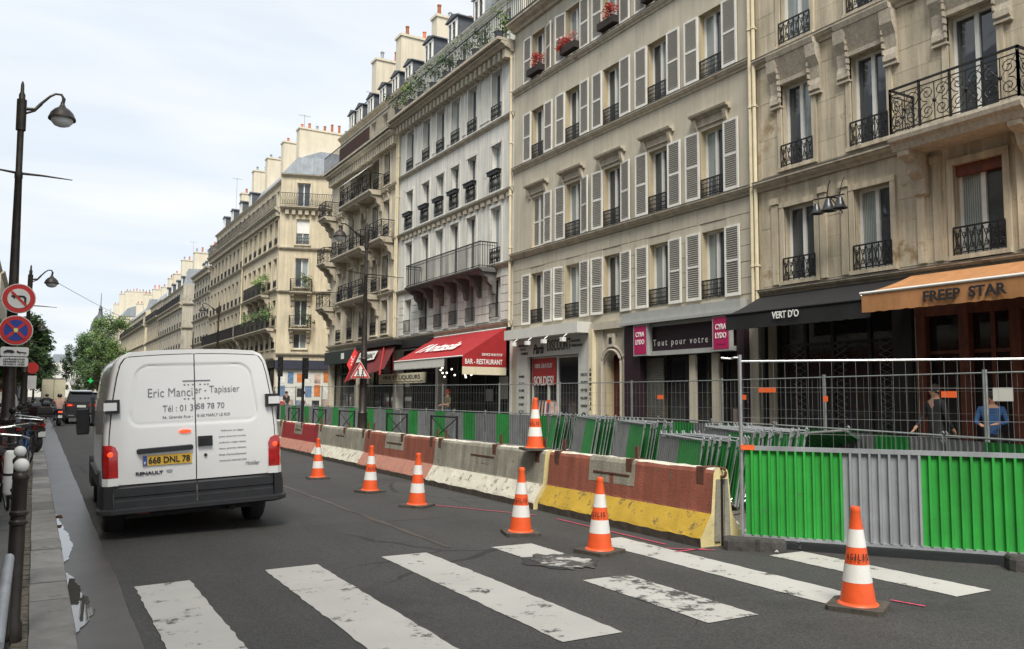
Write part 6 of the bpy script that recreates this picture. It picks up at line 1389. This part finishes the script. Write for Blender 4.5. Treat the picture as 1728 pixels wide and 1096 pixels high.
person('pedestrian in dark coat at the far street corner', (14.8, 56.5, .11), R(200), WK, 'cloth_dark', 'denim')
person('pedestrian in white shirt crossing the side street', (15.6, 55.2, .11), R(90), WK, 'cloth_white', 'cloth_blue')
# ---------------------------------------------------------------- scooters
def scooter(lab, loc, rz, body, lit=True, top=None, grp='scooters', windshield=False):
    t = thing('motor_scooter', lab, 'scooter', loc, rz, grp)      # local y = forward
    for y in (-.62, .66):
        mb = MB(); mb.lathe([(.14, -.06), (.23, -.065), (.26, -.03), (.26, .03), (.23, .065), (.14, .06)], 18); w_ = mb.build('wheel', 'rubber', t, 40, (0, y, .26), (0, R(90), 0)); mb = MB(); mb.lathe([(.14, -.04), (.14, .04), (.04, .05)], 12); mb.build('rim', 'sheet_grey', w_)
    mb = MB(); mb.loft([[(x*w_, y, z+(dz if x == 0 else 0)) for x, z in ((-.6, z0), (-1, zm), (-.8, z1), (0, z1+.02), (.8, z1), (1, zm), (.6, z0))] for y, w_, z0, zm, z1, dz in ((-.86, .08, .62, .68, .76, 0), (-.72, .17, .42, .62, .78, 0), (-.3, .20, .28, .5, .76, 0), (.05, .18, .24, .34, .62, 0), (.2, .19, .24, .28, .32, 0), (.42, .2, .24, .3, .36, 0), (.5, .2, .3, .6, .9, 0), (.6, .17, .36, .62, .95, 0), (.66, .08, .5, .7, .9, 0))]); mb.build('body', body, t, 40)
    mb = MB(); mb.loft([[(-.13, -.72, .785), (.13, -.72, .785), (.15, -.72, .84), (-.15, -.72, .84)], [(-.14, -.05, .765), (.14, -.05, .765), (.12, -.05, .80), (-.12, -.05, .80)]]); mb.build('seat', 'rubber', t)
    mb = MB(); mb.tube([(0, .62, .85), (0, .5, 1.0), (-.3, .42, 1.02)], .018, 6); mb.tube([(0, .5, 1.0), (.3, .42, 1.02)], .018, 6); mb.tube([(-.25, .42, 1.02), (-.3, .45, 1.18)], .008, 4); mb.tube([(.25, .42, 1.02), (.3, .45, 1.18)], .008, 4); mb.build('handlebar', 'iron', t)
    for s in (-1, 1): mb = MB(); mb.lathe([(.05, 0), (.055, .02), (.03, .04)], 10); mb.build('mirror', 'iron', t, None, (s*.3, .45, 1.2), (R(90), 0, 0))
    mb = MB(); mb.box(-.09, -.885, .66, .09, -.82, .73); mb.build('tail_lamp', 'lamp_lit' if lit else 'lamp_red', t); mb = MB(); mb.box(-.09, -.9, .40, .09, -.89, .53); mb.build('number_plate', 'plate_white', t); mb = MB(); mb.loft([[(-.1, -.88, .38), (.1, -.88, .38), (.08, -.7, .5), (-.08, -.7, .5)], [(-.1, -.87, .62), (.1, -.87, .62), (.08, -.68, .65), (-.08, -.68, .65)]]); mb.build('mudguard', 'rubber', t)
    if top: mb = MB(); mb.loft([[(-.2, -.98, .88), (.2, -.98, .88), (.2, -.62, .88), (-.2, -.62, .88)], [(-.22, -1.0, 1.02), (.22, -1.0, 1.02), (.22, -.6, 1.02), (-.22, -.6, 1.02)], [(-.16, -.93, 1.14), (.16, -.93, 1.14), (.16, -.66, 1.14), (-.16, -.66, 1.14)]]); mb.build('top_box', top, t, 50)
    return t
scooter('scooter with lit tail lamp ridden by a pink-shirted rider behind the black car', (1.12, 47.5, -.02), R(2), 'car_black')
p = person('scooter rider in pale pink shirt and dark helmet', (1.12, 47.5, -.02), R(2), RD, 'cloth_pink', 'denim', hat='car_black')
scooter('dark scooter with bright red lamp farther ahead near the kerb', (.72, 62, -.02), R(0), 'red_dark', top='car_black')
p = person('scooter rider in dark jacket farther ahead near the kerb', (.72, 62, -.02), R(0), RD, 'cloth_dark', 'cloth_dark', hat='car_black')
for i, (x, y, a, m_, lab) in enumerate(((-.55, 18.6, 84, 'car_black', 'black scooter parked just behind the near lamp post'), (-.75, 15.0, 95, 'red_dark', 'dark red scooter parked before the near lamp post'), (-.35, 22.0, 80, 'car_black', 'black scooter parked nearest the second lamp post'), (-.25, 24.6, 95, 'red_dark', 'dark red scooter parked on the left pavement'), (-.3, 27.4, 88, 'sheet_grey', 'grey scooter parked on the left pavement'), (-.2, 34, 85, 'car_black', 'black scooter parked beyond the second lamp post'), (-.25, 38, 92, 'white_paint', 'pale scooter parked farthest along the left kerb'), (-.3, 43, 90, 'car_black', 'small dark scooter parked far along the left kerb'))): scooter(lab, (x, y, .085), R(a-90+random.uniform(-35, 35)), m_, False, grp='scooters parked on the left pavement', top='car_black' if i % 2 else None)
# ---------------------------------------------------------------- dark estate car ahead, cream lorry beyond
K = thing('car', 'black off-road car with lit red rear lamps ahead of the van', 'car', (2.18, 49.3, 0)); K.scale = (.80, 1, 1)
def cring(y, pts): return [(x, y, z) for x, z in pts]+[(-x, y, z) for x, z in pts[::-1]]
mb = MB(); base = [(.80, .30), (.90, .42), (.95, .7), (.93, .98)]
mb.loft([cring(0, [(p[0]*.97, p[1]) for p in base]+[(.8, 1.1)]), cring(.12, base+[(.86, 1.12)]), cring(1.0, base+[(.88, 1.1)]), cring(3.2, base+[(.88, 1.06)]), cring(4.2, base+[(.8, 1.0)]), cring(4.6, [(p[0]*.9, p[1]) for p in base]+[(.7, .85)])]); mb.build('body', 'car_black', K, 40)
mb = MB(); mb.loft([cring(.10, [(.86, 1.101), (.80, 1.15)]), cring(.45, [(.84, 1.13), (.66, 1.66)]), cring(.9, [(.86, 1.12), (.66, 1.73)]), cring(2.3, [(.86, 1.10), (.66, 1.72)]), cring(3.3, [(.84, 1.07), (.74, 1.10)])]); mb.build('cabin', 'van_glass', K, 30)
mb = MB(); mb.loft([cring(.36, [(.66, 1.675), (.6, 1.70)]), cring(.9, [(.67, 1.735), (.6, 1.77)]), cring(2.3, [(.67, 1.725), (.6, 1.755)])]); mb.build('roof', 'car_black', K, 40)
mb = MB(); mb.box(-.62, .30, 1.67, .62, .42, 1.715); mb.build('spoiler', 'sheet_grey', K)
for s in (-1, 1): mb = MB(); mb.loft([[(s*.42, -.02, .92), (s*.42, -.02, 1.03), (s*.42, .05, 1.03), (s*.42, .05, .92)], [(s*.84, -.01, .90), (s*.84, -.01, 1.08), (s*.84, .05, 1.08), (s*.84, .05, .9)], [(s*.94, .12, .92), (s*.90, .12, 1.07), (s*.88, .16, 1.07), (s*.88, .16, .92)]]); mb.build('tail_lamp', 'lamp_red', K); mb = MB(); mb.box(s*.55, -.03, .94, s*.8, -.021, 1.0); mb.build('lit_lamp', 'lamp_lit', K)
mb = MB(); mb.box(-.26, -.025, .86, .26, -.012, .98); mb.build('number_plate', 'plate_white', K)
mb = MB(); mb.box(-.86, -.06, .32, .86, .1, .6); mb.build('bumper', 'rubber', K)
for s in (-1, 1): mb = MB(); mb.box(s*.4, -.07, .42, s*.75, -.061, .46); mb.build('reflector', 'sheet_grey', K)
for s in (-1, 1):
    for y in (.85, 3.7): wheel_parts(K, s*.80, y, .36, .24, s)
T = thing('lorry', 'cream box lorry far ahead in the street', 'lorry', (1.75, 100, 0)); mb = MB(); mb.box(-1.08, 0, .95, 1.08, 5.5, 3.12); mb.build('box_body', 'truck_cream', T); mb = MB(); mb.box(-1.1, -.03, 3.12, 1.1, 5.5, 3.2); mb.box(-1.1, -.03, .9, 1.1, .02, .95); mb.box(-.02, -.03, .95, .02, -.002, 3.12); mb.build('trim', 'roller', T)
mb = MB(); mb.loft([[(-1, 5.6, .5), (1, 5.6, .5), (1, 5.6, 2.7), (-1, 5.6, 2.7)], [(-1, 7.0, .5), (1, 7.0, .5), (1, 6.8, 2.6), (-1, 6.8, 2.6)]]); mb.build('cab', 'white_paint', T)
for s in (-1, 1):
    for y in (1.2, 6.2): wheel_parts(T, s*.92, y, .45, .26, s)
for i, (x, y, m_, lab) in enumerate(((3.9, 72, 'sheet_grey', 'grey car ahead in the right lane, beyond the black car'), (3.6, 84, 'white_paint', 'white car far ahead beside the lorry'), (2.2, 122, 'car_black', 'dark car in the far distance past the lorry'))):
    c = dup(K, (x, y, 0), 0, lab)
    for o in c.children:
        if o.name.startswith('body') or o.name.startswith('roof'): o.data = o.data.copy(); o.data.materials[0] = MATS[m_]
# ---------------------------------------------------------------- crossed pavement railings by the far lamp post
def xrail(): 
    t = thing('pavement_railing', '', 'railing', (0, 0, 0), 0, 'crossed iron railings on the right pavement edge'); mb = MB()
    for q in (0, 1.6): mb.tube([(0, q, 0), (0, q, .95)], .028, 8)
    mb.tube([(0, 0, .92), (0, 1.6, .92)], .025, 8); mb.tube([(0, 0, .2), (0, 1.6, .2)], .018, 6); mb.build('frame', 'iron', t); mb = MB(); mb.tube([(0, 0, .22), (0, 1.6, .9)], .014, 6); mb.tube([(0, 1.6, .22), (0, 0, .9)], .014, 6); mb.build('cross', 'iron', t); return t
xr = xrail()
for i, (y, lab) in enumerate(((19.3, 'black crossed railing right of the lamp post, nearest of the row'), (22.6, 'black crossed railing just right of the dark lamp post'), (27.2, 'black crossed railing left of the dark lamp post'), (30.4, 'black crossed railing, fourth of the row'), (34, 'black crossed railing, fifth of the row'), (38.2, 'black crossed railing, last before the side street'))):
    if i == 0: xr.location = (9.45, y, .12); xr['label'] = lab
    else: dup(xr, (9.45, y, .12), 0, lab)
# ---------------------------------------------------------------- traffic lights, far signs, wires
def tlight(lab, x, y, h=3.0, rz=0):
    t = thing('traffic_light', lab, 'traffic light', (x, y, 0), rz, 'traffic lights at the side street'); mb = MB(); mb.lathe([(.09, 0), (.06, .3), (.05, h)], 10); mb.build('pole', 'iron', t)
    mb = MB(); mb.box(-.10, -.20, h-.72, .10, -.06, h+.12); mb.build('signal_head', 'iron', t); mb = MB(); mb.lathe([(.075, 0), (.075, .012)], 14); lens = mb.mesh('lens', 'rubber')
    for i in range(3): put('lens', lens, t, (0, -.201, h-.55+i*.27), (R(90), 0, 0))
    for i in range(3): mb = MB(); mb.tube([(-.08, -.20, h-.53+i*.27), (0, -.32, h-.44+i*.27), (.08, -.20, h-.53+i*.27)], .02, 4); mb.build('visor', 'iron', t)
    return t
tlight('dark traffic light just right of the van, before the corner posters', 9.1, 36.0, 3.1); tlight('second dark traffic light beside the far corner', 9.3, 33.0, 2.95, R(15)); tlight('traffic light far ahead at the second side street', 8.8, 108, 3.2)
t = thing('pharmacy_sign', 'green lit pharmacy cross beneath the right-hand trees', 'sign', (6.6, 128, 3.4)); t.scale = (.7, 1, .7); mb = MB(); mb.box(-.45, -.1, -.15, .45, .1, .15); mb.box(-.15, -.099, .151, .15, .1, .45); mb.box(-.15, -.099, -.45, .15, .1, -.151); mb.build('cross', 'pharmacy_green', t); mb = MB(); mb.tube([(.8, 0, 0), (9.3, 0, 0)], .05); mb.build('arm', 'iron', t)
t = thing('scaffold_screen', 'orange-red sheeting on a shop front below the far trees', 'scaffold', (9.6, 175, 0)); mb = MB(); mb.box(0, 0, 3.0, 3.2, .15, 8.2); mb.build('sheeting', 'poster_red', t); mb = MB()
for x in (0, 1.6, 3.2): mb.tube([(x, -.05, 0), (x, -.05, 8.3)], .05)
mb.build('poles', 'tube_dull', t, kind='stuff')
t = thing('road_sign', 'small red round sign on a pole past the second lamp post', 'sign', (.02, 33.5, 0)); mb = MB(); mb.tube([(-.25, 0, .08), (-.25, 0, 2.6)], .03, 8); mb.build('pole', 'iron', t); mb = MB(); mb.lathe([(.2, 0), (.2, .02)], 24); mb.build('disc', 'sign_red', t, None, (-.13, -.05, 2.45), (R(90), 0, 0)); mb = MB(); mb.box(-.27, -.06, 1.72, .02, -.04, 2.18); mb.build('plate', 'sign_white', t)
mb = MB(); a, b = Vector((.3, 31, 5.3)), Vector((15.9, 112, 12)); mb.tube([tuple(a.lerp(b, i/20)-Vector((0, 0, 1.6*math.sin(math.pi*i/20)))) for i in range(21)], .010, 4); mb.build('overhead_cable', 'tube_dull', label='thin cable slung across the street from the second lamp', cat='cable')
# ---------------------------------------------------------------- trees
def tree(lab, x, y, zb, h, r, m, seed, trunk_h=2.6, n=5200, q=.17):
    t = thing('street_tree', lab, 'tree', (x, y, zb)); rnd = random.Random(seed); mb = MB(); mb.tube([(0, 0, 0), (.05, .02, trunk_h*.5), (0, .05, trunk_h), (.05, .1, trunk_h+1.2)], [.2, .15, .13, .08], 8)
    blobs = []
    for i in range(22):
        a = rnd.uniform(0, 6.28); zz = rnd.uniform(0, 1); d = r*math.sqrt(rnd.random())*(1-.55*abs(zz-.4))*.85; c = (d*math.cos(a), d*math.sin(a), trunk_h+.4+zz*(h-trunk_h-1.0)); blobs.append((c, rnd.uniform(.22, .4)*r))
        mb.tube([(0, .05, trunk_h*.9), (c[0]*.4, c[1]*.4, trunk_h+(c[2]-trunk_h)*.45), c], [.07, .045, .015], 5)
    mb.build('trunk', 'bark', t, 60); k = n//2
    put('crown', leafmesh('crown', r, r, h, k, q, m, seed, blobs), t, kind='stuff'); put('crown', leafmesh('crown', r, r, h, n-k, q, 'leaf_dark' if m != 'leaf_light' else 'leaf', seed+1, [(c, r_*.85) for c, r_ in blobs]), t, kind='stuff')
for i, (x, y, h, r, m, lab) in enumerate(((9.8, 138, 13.5, 4.0, 'leaf_light', 'bright green bushy tree just left of the van roof'), (8.9, 152, 12.5, 4.0, 'leaf', 'mid-green tree behind the bright green one on the right'), (8.6, 168, 12.5, 4.0, 'leaf', 'darker tree at the left side of the right-hand tree group'), (9.8, 185, 14.5, 3.5, 'leaf', 'tall green tree at the back of the right-hand group'), (7.6, 215, 13, 3, 'leaf_dark', 'small dark tree at the far end of the right-hand group'), (-1.2, 66, 6.9, 2.1, 'leaf', 'leafy tree on the left pavement, nearest the lamp posts'), (-1.5, 78, 7.5, 2.5, 'leaf_light', 'second leafy tree on the left pavement'), (-1.0, 96, 7.2, 2.6, 'leaf_dark', 'dark tree on the left pavement behind the nearer two'), (-.2, 150, 7.6, 3.0, 'leaf', 'distant low tree on the left beside the lorry'), (1.5, 230, 9.5, 4.2, 'leaf_dark', 'distant dark tree at the street end, left side'))):
    tree(lab, x, y, .1 if x < 0 or x > 9 else 0, h, r, m, 100+i, 2.4, 9000 if y < 200 else 3000, .19 if y < 200 else .3)
# aerials on the roofs
for i, (x, y, z) in enumerate(((18.5, 51.0, 20), (19.5, 38.5, 22.2), (18.2, 66.5, 23), (18, 92, 23.5), (18, 120, 21))):
    t = thing('roof_aerial', ['television aerial on the roof of the ornate cream building', 'television aerial above the whitish building chimneys', 'television aerial beside the ochre corner building chimneys', 'television aerial on the long ochre terrace', 'television aerial on the far grey corner building'][i], 'aerial', (x, y, z)); mb = MB(); mb.tube([(0, 0, -2.5), (0, 0, 1.7)], .02, 4); mb.tube([(-.5, 0, 1.6), (.5, 0, 1.6)], .012, 4)
    for k in range(6): mb.tube([(-.45+k*.18, -.25, 1.6), (-.45+k*.18, .25, 1.6)], .008, 3)
    mb.build('antenna', 'tube_dull', t, kind='stuff')
# litter on the road
for x, y, lab in ((6.05, 3.3, 'white scrap of litter on the asphalt at the right edge'), (.34, 11.9, 'brown scrap of litter in the gutter at the head of the puddle')):
    mb = MB(); mb.loft([[(-.05, 0, 0), (.04, -.02, 0), (.05, .03, .0)], [(-.03, 0, .035), (.02, -.01, .02), (.03, .02, .04)]]); mb.build('litter', 'cone_white' if x > 1 else 'rust', loc=(x, y, .01), label=lab, cat='litter')
